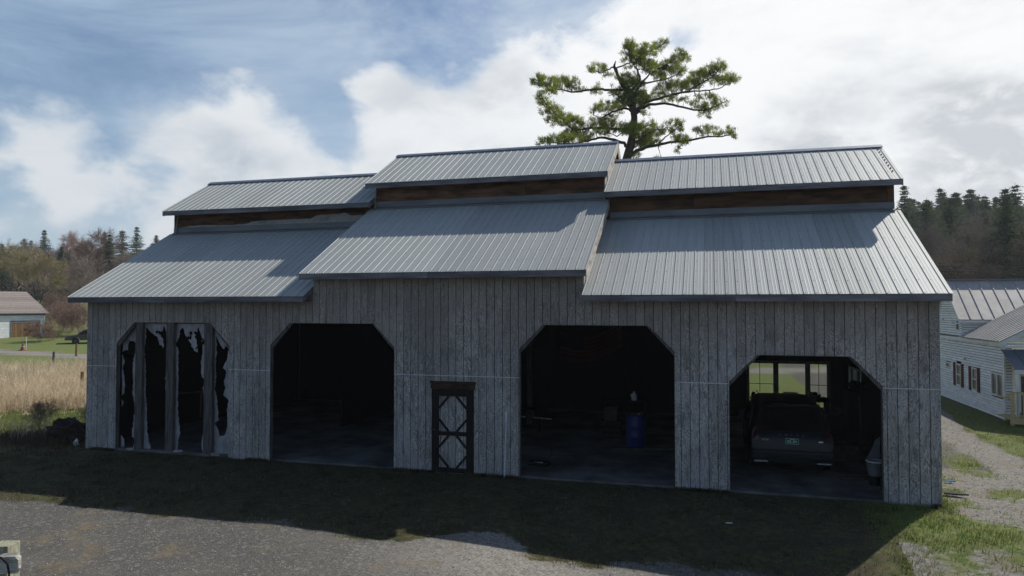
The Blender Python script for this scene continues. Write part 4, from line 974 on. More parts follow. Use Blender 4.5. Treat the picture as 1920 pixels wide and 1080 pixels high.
# block A roof
def seamroof(name, o, du, ds, L, Wd, step, mat, th=.03, seam=.02):
    """o origin at eave corner, du along eave, ds up slope"""
    o, du, ds = Vector(o), Vector(du).normalized(), Vector(ds).normalized(); n = du.cross(ds).normalized()
    if n.z < 0: n = -n
    k = 0; x = 0.
    while x < Wd-.01:
        w_ = min(step, Wd-x); a = o+du*x
        P = [a, a+du*(w_-.004), a+du*(w_-.004)+ds*L, a+ds*L]; P += [p-n*th for p in P]
        s_ = MB().add(P, [(0, 1, 2, 3), (7, 6, 5, 4), (0, 4, 5, 1), (1, 5, 6, 2), (2, 6, 7, 3), (3, 7, 4, 0)]).build(name, M[mat], house)
        MB().beam(a+n*seam/2, a+ds*L+n*seam/2, .028, seam, n).build('standing_seam', M[mat], s_)
        x += step
VW = 7.0
dA = (0, URA-UA, ZRA-ZEA); LA = math.hypot(dA[1], dA[2])
seamroof('roof_panel', (HX-.18, HY+UA-.12, ZEA-.10), (1, 0, 0), dA, LA+.16, 7.2, .46, 'hroof')
seamroof('roof_panel', (HX-.18, HY+2*URA-UA+.12, ZEA-.10), (1, 0, 0), (0, -dA[1], dA[2]), LA+.16, 7.2, .46, 'hroof')
MB().beam((HX-.2, HY+URA, ZRA+.05), (HX+7.05, HY+URA, ZRA+.05), .16, .05).build('ridge_cap', M['hroofb'], house)
bx('fascia', (HX-.16, HY+UA-.10, ZEA-.24), (HX+7.0, HY+UA-.06, ZEA-.135), 'white')
MB().beam((HX-.14, HY+UA-.06, ZEA-.19), (HX-.14, HY+URA, ZRA-.10), .03, .14, (0, -1, 1)).build('rake_board', M['white'], house); MB().beam((HX-.14, HY+2*URA-UA+.06, ZEA-.19), (HX-.14, HY+URA, ZRA-.10), .03, .14, (0, 1, 1)).build('rake_board', M['white'], house)
z = 2.95
while z < ZEA-.15: course_run('clapboard', .0, 7.0, z, min(z+CH, ZEA-.14), lambda a, b, c, d: wallv(a, b, c, d, HY+UA+.05)); z += CH
# wing B gable roof: eave on the long wall, rising to the right
sB = .56
zB = 2.90
seamroof('roof_panel', (HX-.20, HY-.20, zB), (0, 1, 0), (1, 0, sB), 3.6/math.cos(math.atan(sB)), UA+.1, .30, 'hroof')
seamroof('roof_panel', (HX+7.0, HY-.20, zB), (0, 1, 0), (-1, 0, sB), 3.6/math.cos(math.atan(sB)), UA+.1, .30, 'hroof')
z = .0
while z < 4.8:
    z1 = z+CH; v1 = 6.8 if z1 < 2.7 else 6.8-(z1-2.9)/sB; v0 = 0 if z1 < 2.9 else (z1-2.9)/sB+.05
    if v1-v0 < .2: break
    segs = [(v0, v1)]
    if z1 > .05 and z < 1.72: segs = [(v0, .42), (1.35, v1)]
    for a, b in segs: course_run('clapboard', a, b, z, z1, wallv)
    z = z1
MB().beam((HX-.18, HY-.17, zB-.10), (HX+3.4, HY-.17, zB-.10+3.58*sB), .03, .16, (-sB, 0, 1)).build('rake_board', M['white'], house)
MB().beam((HX+6.98, HY-.17, zB-.10), (HX+3.4, HY-.17, zB-.10+3.58*sB), .03, .16, (sB, 0, 1)).build('rake_board', M['white'], house)
# porch roof against the gable end
dC = (0, 1.15, .62); LC = math.hypot(1.15, .62)
seamroof('porch_roof_panel', (HX-.12, HY-1.20, 1.98), (1, 0, 0), dC, LC, 5.2, .42, 'hroofb')
bx('porch_fascia', (HX-.10, HY-1.19, 1.84), (HX+5.0, HY-1.15, 1.955), 'white'); 
for v in (.0, 2.4, 4.8): bx('porch_post', (HX+v-.05, HY-1.14, .3), (HX+v+.05, HY-1.04, 1.84), 'white')
# door/window of the gable end
f = bx('window', (HX+.42, HY-.03, 1.64), (HX+1.35, HY+.01, 1.72), 'white')
MB().box((HX+.42, HY-.03, .3), (HX+.50, HY+.01, 1.64)).box((HX+1.27, HY-.03, .3), (HX+1.35, HY+.01, 1.64)).box((HX+.5, HY-.025, .95), (HX+1.27, HY+.01, 1.0)).build('window_frame', M['white'], f)
MB().box((HX+.50, HY-.005, .3), (HX+1.27, HY+.005, 1.64)).build('pane', M['house_glass'], f)
dk_ = thing('wooden_deck', 'new yellow lumber deck with railing at the white house gable', 'deck', (HX-.33, HY-.05, 0))
for k in range(9): MB().box((-.02, -1.25-.0-.14*k+1.0, .22), (5.0, -1.25-.14*k+1.13, .25)).build('deck_board', M['deck'], dk_)
MB().box((-.03, -1.42, .08), (5.0, -1.385, .22)).build('rim_joist', M['deck'], dk_)
for v in (.02, 1.3, 2.6, 3.9): MB().box((v, -1.38, .0), (v+.09, -1.29, 1.15)).build('rail_post', M['deck'], dk_)
MB().box((.0, -1.40, 1.152), (4.9, -1.27, 1.19)).build('top_rail', M['deck'], dk_)
for k in range(24): MB().box((.2+k*.18, -1.36, .30), (.235+k*.18, -1.325, 1.15)).build('baluster', M['deck'], dk_)
MB().box((.0, -1.25, .9), (.05, -.1, .95)).build('side_rail', M['deck'], dk_)

# ------------------------------------------------------------------ the white shed at the left
fwd = Vector((math.sin(-.60-YAW*0), 1, 0))
SHP = Vector((-58.2, 48.6, 0))     # foot of the shed's right front corner
fx = Vector((.24, .971, 0)); fy = Vector((-.971, .24, 0))    # along the front, and into depth
shed = thing('white_shed', 'white clapboard shed with brown plank door and faded shingle roof', 'shed', SHP, math.atan2(fx.y, fx.x))
SW_, SD_, SE_ = 14.0, 10.0, 3.55
DX0, DX1, DZ = -3.5, -.6, 2.35
nz = 20; hz_ = SE_/nz
for k in range(nz):
    z0, z1 = k*hz_, (k+1)*hz_
    segs = [(-SW_, 0)] if z0 >= DZ-.05 else [(-SW_, DX0), (DX1, 0)]
    for a, b in segs:
        MB().add([(a, -.02, z0), (b, -.02, z0), (b, -.005, z1-.003), (a, -.005, z1-.003), (a, .03, z0), (b, .03, z0), (b, .03, z1-.003), (a, .03, z1-.003)], [(0, 1, 2, 3), (7, 6, 5, 4), (0, 4, 5, 1), (1, 5, 6, 2), (2, 6, 7, 3), (3, 7, 4, 0)]).build('clapboard', M['clap'], shed)
MB().box((-.02, .031, 0), (.0, SD_, SE_)).box((-SW_, .031, 0), (-SW_+.02, SD_, SE_)).box((-SW_, SD_, 0), (0, SD_+.02, SE_)).prism([(0, SE_), (SD_/2, SE_+2.36), (SD_, SE_)], -.03, -.001, 'x').build('wall', M['clap'], shed)
for k in range(9): a = DX0+k*(DX1-DX0)/9; dd = MB().box((a+.008, .0, .05), (a+(DX1-DX0)/9-.008, .05, DZ-.06)).build('door_board', M['barnwood'], shed)
MB().beam((DX0+1.35, -.03, 1.60), (DX0+2.15, -.03, 1.42), .03, .12, (0, 0, 1)).build('door_latch_bar', M['barnwood'], shed)
for a, b in ((DX0-.12, DX0), (DX1, DX1+.12)): MB().box((a, -.06, .0), (b, .02, DZ+.06)).build('door_trim', M['fascia'], shed)
MB().box((DX0-.12, -.07, DZ+.061), (DX1+.12, .0, DZ+.17)).build('door_trim', M['rust'], shed)
MB().box((-.14, -.05, 0), (.02, -.021, SE_-.3)).build('corner_board', M['white'], shed); MB().box((-SW_, -.08, SE_-.42), (.05, -.022, SE_-.02)).build('frieze_board', M['flash'], shed)
sl_ = 2.42/(SD_/2)
nr = 11
for k in range(nr):
    y0 = -.35+k*(SD_/2+.35)/nr; y1 = y0+(SD_/2+.35)/nr+.03; z0 = SE_-.02+(y0)*sl_+.03; z1 = SE_-.02+y1*sl_
    xe0 = xe1 = .40
    MB().add([(-SW_-.3, y0, z0), (xe0, y0, z0), (xe1, y1, z1), (-SW_-.3, y1, z1), (-SW_-.3, y0, z0-.05), (xe0, y0, z0-.05), (xe1, y1, z1-.06), (-SW_-.3, y1, z1-.06)], [(0, 1, 2, 3), (7, 6, 5, 4), (0, 4, 5, 1), (1, 5, 6, 2), (2, 6, 7, 3), (3, 7, 4, 0)]).build('shingle_course', M['shingle'], shed)
MB().add([(-SW_-.3, SD_+.35, SE_-.2), (.40, SD_+.35, SE_-.2), (.40, SD_/2, SE_+2.42), (-SW_-.3, SD_/2, SE_+2.42)], [(0, 1, 2, 3)]).build('rear_roof', M['shingle'], shed)
t = thing('rusty_barrel', 'small rusty brown barrel standing at the corner of the white shed', 'barrel', SHP+Vector((.35, -1.2, 0))); MB()._lathe((0, 0, 0), [(.001, 0), (.3, 0), (.31, .3), (.3, .6), (.31, .88), (.001, .88)], 14).build('body', M['rust'], t); MB()._lathe((0, 0, .88), [(.31, 0), (.33, .02), (.30, .04)], 14).build('rim', M['rust'], t)
# pickup
def pickup(p, rz):
    t = thing('pickup_truck', 'grey-green pickup truck with pale rear cap on the lawn beyond the road', 'truck', p, rz)
    prof = [(0, .45), (.02, .80), (.25, .93), (1.15, 1.02), (1.75, 1.52), (2.0, 1.60), (3.0, 1.60), (3.15, 1.05), (5.2, 1.02), (5.25, .50), (4.6, .42), (4.4, .75), (3.9, .75), (3.7, .42), (1.45, .42), (1.25, .75), (.8, .75), (.6, .42)]
    body = [(a, b) for a, b in prof]
    MB().prism(body, -.88, .88).build('body', M['truck'], t, bevel=.04)
    MB().prism([(1.28, 1.06), (1.80, 1.47), (2.05, 1.54), (2.1, 1.06)], -.895, .895).build('window', M['glassdk'], t); MB().prism([(2.2, 1.06), (2.2, 1.54), (2.92, 1.54), (3.0, 1.06)], -.895, .895).build('window', M['glassdk'], t)
    MB().box((3.2, -.84, 1.055), (5.15, .84, 1.62)).build('bed_cap', M['truckw'], t, bevel=.05)
    for x in (1.02, 4.15):
        for s in (-1, 1):
            w_ = MB().tube([(x, s*.68, .36), (x, s*.90, .36)], .36, 18).build('wheel', M['rubber'], t); MB().tube([(x, s*.90, .36), (x, s*.91, .36)], .2, 12).build('hub', M['greyc'], w_)
    MB().box((-.06, -.86, .42), (.015, .86, .60)).build('bumper', M['chrome'], t)
    for s in (-1, 1): MB().box((-.012, s*.68-.12, .66), (.03, s*.68+.12, .80)).build('headlight', M['chrome'], t)
pickup(Vector((-51.0, 44.9, 0)), math.atan2(.751, .66))
t = thing('traffic_cone', 'faded orange traffic cone at the road edge before the white shed', 'cone', (-44.8, 34.9, 0)); MB().box((-.28, -.28, 0), (.28, .28, .05)).build('base', M['cone'], t); MB().tube([(0, 0, .05), (0, 0, .75)], [.22, .04], 14).build('cone', M['cone'], t); MB().tube([(0, 0, .36), (0, 0, .48)], [.145, .10], 14).build('band', M['white'], t)
t = thing('marker_stake', 'thin white stake standing behind the orange cone', 'stake', (-44.9, 35.3, 0)); MB().tube([(0, 0, 0), (0, 0, 1.25)], .03, 6).build('shaft', M['white'], t)
fenceposts = [((100, 688), 1.05, .09, 'leaning-free grey fence post between the road and the straw'), ((143, 668), 1.05, .10, 'fence post nearest the barn at the road edge'), ((153, 738), 1.05, .09, 'brown fence post in the straw against the barn corner')]
lab = ['dark wooden fence post standing alone in the grass left of the barn', 'thin fence post in front of the pickup at the road edge', 'short brown fence post in the straw close to the barn corner']
for (q, h, r, _), l in zip(fenceposts, lab):
    d = MR @ Vector(((q[0]-960)/FPX, -(q[1]-540)/FPX, -1)); tt = -CAM.z/d.z; p = CAM+d*tt
    o = MB().tube([(0, 0, -.1), (.01, 0, h*.5), (.03, 0, h)], [r, r*.95, r*.8], 8).build('fence_post', M['post'] if 'dark' in l else M['barnwood']); o.location = p; tag(o, l, 'fence post', 'posts of the old wire fence left of the barn')

# foreground fence post and rail
fp = thing('fence_corner_post', 'lichened square post with silvered rail end and black cable in the foreground', 'fence post', (9.20, -9.79, 0), .3)
MB().box((-.12, -.12, -.1), (.12, .12, 1.215)).build('post', M['lichen'], fp, bevel=.012)
rr_ = MB(); n = 9; P = []
for i, x in enumerate((-1.8, -.5, .0, .26, .30)): 
    h = .115 if i < 4 else .06; P += [(x, -.135, .98-h+.01*i), (x, -.185, .98-h*.9+.01*i), (x, -.195, .98+h*.9+.01*i), (x, -.135, 1.0+h+.01*i)]
F = [(i*4+k, (i+1)*4+k, (i+1)*4+(k+1) % 4, i*4+(k+1) % 4) for i in range(4) for k in range(4)]+[(3, 2, 1, 0), (16, 17, 18, 19)]
rr_.add(P, F).build('rail', M['silver'], fp)
cb = thing('black_cable', 'black cable looped over the silvered foreground rail', 'cable', (9.20, -9.79, 0), .3)
MB().tube([(-1.0, -.22, .98), (-.6, -.225, 1.05), (-.25, -.23, 1.10), (0, -.235, 1.13), (.12, -.235, 1.12), (.20, -.24, 1.05), (.225, -.24, .93), (.21, -.24, .7), (.19, -.24, .3), (.25, -.28, .02), (.5, -.3, .015)], .012, 8).build('loop', M['rubber'], cb, smooth=True)

# debris by the left corner
tag(MB().blob((-1.5, .75, .25), (.62, .5, .42), 5, 14, 9, .22).build('dirt_mound', simple('dark_earth', (.04, .032, .026), (.018, .015, .013), 8, bs=.8)), 'dark brown stump-like mound in the weeds left of the barn', 'mound')
tag(MB().blob((-1.0, .45, .12), (.35, .3, .22), 9, 12, 8, .3).build('dark_rock', M['dark']), 'dark rock beside the brown mound', 'rock')
t = thing('black_bin', 'black bin with pale bag against the left end of the barn', 'bin', (-.42, 1.0, 0)); MB()._lathe((0, 0, 0), [(.001, 0), (.22, 0), (.28, .72), (.25, .72), (.2, .05), (.001, .05)], 16).build('tub', M['rubber'], t); MB().blob((0, 0, .68), (.24, .24, .13), 3).build('bag', M['dark'], t); MB().blob((.05, -.26, .45), (.05, .03, .12), 8).build('label_scrap', M['white'], t)
tag(MB().blob((-.45, .1, .14), (.08, .05, .10), 13, 8, 6, .4).build('paper_scrap', M['white']), 'small white scrap in the weeds by the barn corner', 'scrap')
# litter right
tag(MB().prism([(-.2, 0), (.12, -.03), (.3, .02), (.1, .12), (-.15, .16)], 0, .03, 'z').build('rubber_scrap', M['rubber']), 'torn black rubber scrap on the gravel near the right barn corner', 'scrap').location = (22.85, 1.0, .04)
tag(MB().prism([(-.1, 0), (.12, .02), (.08, .08), (-.08, .07)], 0, .02, 'z').build('blue_scrap', M['bluelit']), 'small blue scrap on the gravel right of the barn', 'scrap').location = (23.15, 2.3, .04)
tag(MB().prism([(-.07, 0), (.06, .02), (.05, .06), (-.05, .05)], 0, .012, 'z').build('pale_scrap', M['pvc']), 'small pale scrap lying in the shaded gravel before the rightmost bay', 'scrap').location = (18.05, -2.45, .03)
# power lines on the right
for k, (z0, z1, l) in enumerate(((6.9, 6.6, 'upper thin power line behind the white house'), (6.5, 6.25, 'lower thin power line behind the white house'))):
    pts = [(20+70*i/12, 46+6*i/12, (z0 if i < 13 else z1)+.9-1.2*math.sin(PI*i/12)*.5) for i in range(13)]
    tag(MB().tube(pts, .025, 4).build('power_line', M['rubber']), l, 'power line', 'power lines on the right')

# ------------------------------------------------------------------ grass, straw, stones
def blades(name, X, Y, h, wd, lean, mat, label=None, cat=None, z=None, wind=(0, 0)):
    n = len(X); a = rs.rand(n)*2*PI; h = h*(.5+rs.rand(n)); ww = wd*(.6+.8*rs.rand(n)); la = rs.rand(n)*2*PI; le = h*lean*rs.rand(n)
    z = gz(X, Y) if z is None else z
    dx, dy = np.cos(a)*ww/2, np.sin(a)*ww/2
    B1 = np.stack([X-dx, Y-dy, z-.01], -1); B2 = np.stack([X+dx, Y+dy, z-.01], -1)
    tx, ty = X+np.cos(la)*le+wind[0]*h, Y+np.sin(la)*le+wind[1]*h
    m1 = np.stack([X*.6+tx*.4-dx*.7, Y*.6+ty*.4-dy*.7, z+h*.6], -1); m2 = m1+np.stack([dx*1.4, dy*1.4, 0*dx], -1)
    T = np.stack([tx, ty, z+h*.95], -1)
    V_ = np.stack([B1, B2, m2, m1, T], 1).reshape(-1, 3); b = np.arange(n)[:, None]*5
    F_ = np.concatenate([b+np.array([[0, 1, 2]]), b+np.array([[0, 2, 3]]), b+np.array([[3, 2, 4]])], 0)
    return tri_mesh(name, V_, F_, mat, 'stuff', label, cat)
def scat(n, x0, x1, y0, y1, f):
    X = rs.uniform(x0, x1, n); Y = rs.uniform(y0, y1, n); k = rs.rand(n) < f(X, Y); return X[k], Y[k]
out_barn = lambda x, y: ~((x > -.05) & (x < XR+.05) & (y > -.01) & (y < YB+.1))
clump = lambda x, y, s=2.5, k=41: sst(fbm(x, y, s, k), .42, .62)
X, Y = scat(150000, -5, 22.6, -5.2, 1.0, lambda x, y: (1-masks(x, y)[0])*(.10+.75*clump(x, y))*out_barn(x, y)*(masks(x, y)[1] < .75)*1.0)
blades('short_grass', X, Y, .055, .008, 1.2, M['grassdk'], 'short dull winter grass along the foot of the barn', 'grass')
X, Y = scat(26000, 0, XR, -.14, .0, lambda x, y: (1-masks(x, y)[0])*(vn(x, y, 1.3, 4) > .35)*(np.array([otop(q) for q in x]) == 0))
blades('wall_foot_grass', X, Y, .07, .008, 1.0, M['grassdk'], 'ragged grass growing against the boards', 'grass')
X, Y = scat(170000, 20, 28.3, -6, 16, lambda x, y: np.clip(1.15-masks(x, y)[0]*1.5, 0, 1)*(.2+.8*clump(x, y, 1.8, 43))*out_barn(x, y)*(masks(x, y)[1] > .3)*np.exp(-np.maximum(y, 0)/14)*(x < HX-.02))
blades('spring_grass', X, Y, .06, .011, 1.2, M['grassgr'], 'bright spring grass beside the right end of the barn', 'grass')
X, Y = scat(60000, -14, 0, -3, 8, lambda x, y: (masks(x, y)[1] > .3)*(1-masks(x, y)[2])*.8*out_barn(x, y))
blades('side_grass', X, Y, .08, .014, 1.2, M['grassgr'], 'green grass between the straw and the barn', 'grass')
X, Y = scat(260000, -42, -1.5, 0, 36, lambda x, y: masks(x, y)[2]**1.5*(.45+.55*clump(x, y, .5, 45))*(x < -2.6))
blades('straw_grass', X, Y, .72, .02, 1.0, M['strawm'], 'tall dry straw-coloured grass left of the barn', 'dry grass', wind=(.25, -.1))
X, Y = scat(9000, -5.2, -.1, -1.2, 1.8, lambda x, y: np.exp(-(((x+2.2)/1.8)**2+((y-.3)/.9)**2)))
blades('weeds', X, Y, .32, .010, 1.5, simple('brown_weeds', (.12, .085, .055), (.06, .045, .03)), 'brown tangled weeds around the mound', 'weeds')
X, Y = scat(9000, 3, 22, -9, -2.5, lambda x, y: (fbm(x, y, .9, 51) > .62)*masks(x, y)[0]*.8)
blades('dead_grass_tufts', X, Y, .03, .008, 1.8, M['strawm'], 'flattened dead grass tufts in the gravel yard', 'dead grass')
X, Y = scat(26000, -2, 21, -4.8, -.2, lambda x, y: (1-masks(x, y)[0])*(fbm(x, y, 1.3, 61) > .48)*(fbm(x, y, 4., 62))*.9)
blades('pale_dead_blades', X, Y, .045, .007, 2.2, m_leaf('dull_dead_blades', (.10, .08, .055), (.26, .21, .145), 2, .2), 'pale dead blades lying in the shaded turf', 'dead grass')
def stones(name, X, Y, r0, r1, label):
    n = len(X); r = r0+(r1-r0)*rs.rand(n)**3; z = gz(X, Y)+r*.12
    base = np.array([[1, 0, 0], [0, 1, 0], [-1, 0, 0], [0, -1, 0], [0, 0, .45], [0, 0, -.4]]); f = np.array([[0, 1, 4], [1, 2, 4], [2, 3, 4], [3, 0, 4], [1, 0, 5], [2, 1, 5], [3, 2, 5], [0, 3, 5]])
    a = rs.rand(n)*2*PI; c, s = np.cos(a), np.sin(a); Bv = base[None]*(r[:, None, None]*(.6+.8*rs.rand(n, 6, 1)))
    vx = Bv[..., 0]*c[:, None]-Bv[..., 1]*s[:, None]+X[:, None]; vy = Bv[..., 0]*s[:, None]+Bv[..., 1]*c[:, None]+Y[:, None]; vz = Bv[..., 2]+z[:, None]
    tri_mesh(name, np.stack([vx, vy, vz], -1).reshape(-1, 3), (np.arange(n)[:, None, None]*6+f[None]).reshape(-1, 3), M['stone'], 'stuff', label, 'gravel')
X, Y = scat(30000, 3, 27, -9.5, 4, lambda x, y: masks(x, y)[0]*(.2+.8*clump(x, y, 1.1, 47))*out_barn(x, y))
stones('loose_stones', X, Y, 0.005, .022, 'loose stones scattered over the gravel yard')
X, Y = scat(9000, 22.4, 28, -6, 14, lambda x, y: masks(x, y)[0]*.9)
stones('driveway_stones', X, Y, 0.008, .028, 'coarser stones on the driveway right of the barn')

# ------------------------------------------------------------------ the big pine
PD = 42.0
def P3(zx, zy, depth=0.):    # outline reading of the tree -> its place in the world, PD metres off
    px, py = 960+zx/3.857, 40+zy/3.857
    d = MR @ Vector(((px-960)/FPX, -(py-540)/FPX, -1)); return CAM+d*(PD+depth)
pine = thing('tall_pine', 'tall ragged white pine rising behind the barn roofs', 'tree', P3(830, 2700))
pbase = pine.location.copy(); pbase.z = 0; pine.location = pbase
def loc(p): return p-pbase
foot = loc(P3(830, 1015)); 
tr = [Vector((foot.x*.4, foot.y, 0)), Vector((foot.x*.8, foot.y, foot.z*.5)), loc(P3(826, 1010)), loc(P3(856, 900)), loc(P3(882, 780)), loc(P3(884, 690)), loc(P3(872, 600)), loc(P3(850, 520)), loc(P3(800, 465)), loc(P3(765, 390)), loc(P3(738, 325)), loc(P3(750, 285))]
MB().tube(tr, [.55, .48, .27, .25, .21, .19, .19, .17, .12, .09, .08, .02], 12).build('trunk', M['bark'], pine, smooth=True)
LIMBS = [  # trace points, start radius, depth slope
 ([(800,498),(720,500),(650,490),(540,500),(430,512),(330,490),(250,455),(160,415)], .10, -.15),
 ([(738,330),(690,350),(640,372),(560,345)], .05, .2),
 ([(765,395),(755,340),(830,308),(870,300),(850,230),(838,150)], .06, .3),
 ([(850,520),(930,420),(905,350),(880,310),(930,250),(1000,215),(1060,190),(1115,145)], .08, .25),
 ([(860,560),(930,450),(1000,440),(1080,428),(1160,400),(1245,350)], .08, -.35),
 ([(930,450),(1000,380),(1090,330),(1180,270),(1238,210)], .06, .4),
 ([(890,670),(930,630),(1000,600),(1100,590),(1200,612),(1320,645),(1420,640),(1500,600),(1560,570)], .12, .2),
 ([(885,650),(960,590),(1060,560),(1150,530),(1270,505),(1360,450),(1450,400),(1530,310)], .11, -.2),
 ([(1150,530),(1280,510),(1400,500),(1490,490),(1570,450),(1640,410)], .06, .1),
 ([(870,650),(830,630),(770,640),(700,670),(640,705),(590,680)], .09, .5),
 ([(850,930),(810,880),(740,855),(650,838),(580,858),(480,880),(380,885),(210,870)], .13, -.25),
 ([(878,790),(780,780),(680,775),(560,770),(460,790),(390,740),(330,680),(250,600),(205,525)], .10, .3),
 ([(840,985),(900,940),(960,915),(1060,890),(1180,870),(1330,852),(1420,830),(1520,835),(1620,815)], .14, .15),
 ([(880,880),(940,850),(1000,800),(1060,780),(1110,820)], .07, -.5),
 ([(1060,890),(1110,835),(1170,790),(1230,745)], .05, .5),
 ([(875,760),(930,770),(1000,750),(1040,740)], .06, .9), ([(870,640),(800,560),(740,520),(700,540)], .06, -.9), ([(875,700),(850,760),(760,830),(680,800)], .07, -1.1),
 ([(860,560),(900,520),(960,500),(990,540)], .06, 1.2), ([(1060,890),(1062,930),(1070,960),(1078,995)], .02, .1)]
skel = []
for pts, r, ds in LIMBS:
    n = len(pts); z0 = pts[0][0]; Q_ = []
    # smooth by Catmull-like subdivision
    for i in range(n-1):
        for s_ in (0, .33, .66): Q_.append((pts[i][0]+(pts[i+1][0]-pts[i][0])*s_+rnd.uniform(-4, 4), pts[i][1]+(pts[i+1][1]-pts[i][1])*s_+rnd.uniform(-4, 4)))
    Q_.append(pts[-1])
    P = [loc(P3(a, b, abs(a-z0)*.00826*ds)) for a, b in Q_]; m = len(P)
    MB().tube(P, [r*.8*(1-.85*i/(m-1))+.008 for i in range(m)], 7).build('limb', M['bark'], pine, smooth=True)
    skel += [(a, b, p) for (a, b), p in zip(Q_, P)]
BL = [ # cx, cy, rx, ry, weight
 (200,430,60,42,1),(270,445,70,45,1),(345,450,70,48,1),(420,445,50,45,1),(290,505,80,25,.8),(610,495,45,32,.8),(500,495,40,18,.5),(620,340,70,32,1),(570,345,30,22,.6),(690,370,50,26,.5),
 (845,160,38,38,1),(870,215,60,50,1.3),(910,260,60,60,1.4),(940,200,40,40,.8),(1000,220,60,38,1),(1060,180,50,30,1),(1105,150,30,25,.8),(820,290,40,20,.5),
 (980,320,60,45,1.2),(1050,350,70,50,1.4),(1130,330,70,45,1.3),(1190,290,50,40,1),(1225,230,35,35,1),(1250,270,35,20,.7),(1200,360,55,35,1),(1080,400,70,25,.8),(850,420,70,45,1.0),
 (880,470,85,50,1.3),(850,550,90,60,1.4),(920,560,80,50,1.2),(800,590,60,40,1),(760,500,50,40,.6),(960,570,50,35,.8),(780,410,40,30,.6),
 (1060,520,60,35,.9),(1120,480,60,40,1),(1200,470,70,40,1),(1280,450,70,45,1.2),(1350,410,65,50,1.2),(1430,370,60,50,1.2),(1500,330,45,45,1.1),(1340,370,50,25,.7),(1480,430,70,30,1),(1560,430,55,30,1),(1620,415,30,28,.8),(1580,400,30,25,.7),(1100,560,60,25,.7),(1190,560,60,20,.5),
 (1390,545,70,20,1),(1440,560,40,22,.7),(1350,600,60,30,.9),(1430,620,70,32,1),(1500,590,50,25,.9),(1380,665,50,25,.8),(1240,580,50,18,.4),(1430,690,20,12,.4),
 (650,620,60,35,1),(710,610,50,30,.8),(600,650,40,25,.6),(740,640,60,30,.7),(960,650,50,35,.5),
 (210,550,30,50,1),(250,610,50,50,1.2),(300,660,60,45,1.2),(370,700,65,45,1.2),(430,730,65,40,1.2),(480,720,40,25,.7),(330,740,50,25,.6),(270,710,30,20,.5),(510,780,60,40,1),(420,810,70,40,1.2),
 (230,870,50,25,1),(310,860,55,35,1.1),(380,850,60,40,1.2),(470,850,60,35,1.1),(540,830,50,40,1),(610,740,60,40,1),(680,730,70,40,1.1),(650,790,70,35,1.1),(740,770,60,35,1),(720,700,60,25,.6),
 (820,770,60,35,1.1),(870,790,70,45,1.5),(900,750,50,25,.8),(940,830,60,60,1.2),(1000,830,60,50,1.1),(1050,790,55,45,1.1),(1000,740,55,20,.7),(1020,880,60,30,.8),(960,880,50,35,1),(900,900,40,50,.8),
 (1170,740,60,28,1),(1220,770,40,25,.8),(1130,780,35,25,.6),(1230,850,60,30,1),(1180,860,45,20,.7),(1260,890,35,18,.7),(1200,910,20,12,.3),(1190,945,25,10,.4),(1380,800,50,25,.6),(1440,770,45,25,.6),(1520,810,60,22,.8),(1580,790,40,25,.8),(1610,830,30,15,.7),(1340,790,30,20,.5),(1450,820,50,14,.5),
 (880,985,45,22,.8),(1050,995,25,10,.6),(1160,800,40,16,.4),(840,330,40,14,.3)]
tufts = []
for cx, cy, rx, ry, wt in BL:
    n = int(wt*(rx*ry)/74)+3
    dp = (vn(cx, cy, 1/90., 3)-.5)*2.4
    for _ in range(n):
        a = rnd.uniform(0, 2*PI); q = math.sqrt(rnd.random())*(1.0 if rnd.random() < .8 else 1.35); tufts.append((cx+rx*q*math.cos(a), cy+ry*q*math.sin(a), dp+rnd.gauss(0, 1)*min(rx, 60)*.0066))
sk = np.array([(a, b) for a, b, p in skel])
VV = []; FF = []; tw = MB(); base = 0
for (a, b, dd) in tufts:
    j = int(np.argmin((sk[:, 0]-a)**2+(sk[:, 1]-b)**2)); sp = skel[j][2]
    c = loc(P3(a, b, 0)); dep = (sp-c).dot(MR @ Vector((0, 0, -1)))
    c = loc(P3(a, b, dep+dd)) 
    if rnd.random() < .22: 
        mid = (sp+c)/2+Vector((rnd.uniform(-.05, .05), rnd.uniform(-.05, .05), -.06)); tw.tube([sp, mid, c], [.018, .013, .007], 4, False)
    g = (c-sp); g = g.normalized() if g.length > .01 else Vector((0, 0, 1)); g = (g*.6+Vector((0, 0, .8))).normalized()
    nn = 26; L = rs.uniform(.14, .27, nn)
    D = rs.normal(size=(nn, 3)); D /= np.linalg.norm(D, axis=1)[:, None]; D = D*.8+np.array(g)*.85; D /= np.linalg.norm(D, axis=1)[:, None]
    off = rs.normal(size=(nn, 3))*.06; s_ = np.array(c)+off; pr = np.cross(D, rs.normal(size=(nn, 3))); pr /= np.linalg.norm(pr, axis=1)[:, None]
    w2 = .0135
    VV.append(np.stack([s_-pr*w2, s_+pr*w2, s_+D*L[:, None]], 1).reshape(-1, 3))
VV = np.concatenate(VV); FF = np.arange(len(VV)).reshape(-1, 3)
print('pine tufts', len(tufts))
cr = tri_mesh('crown', VV, FF, M['needle'], parent=pine)
tag(tw.build('twigs', M['bark'], pine), kind='stuff')

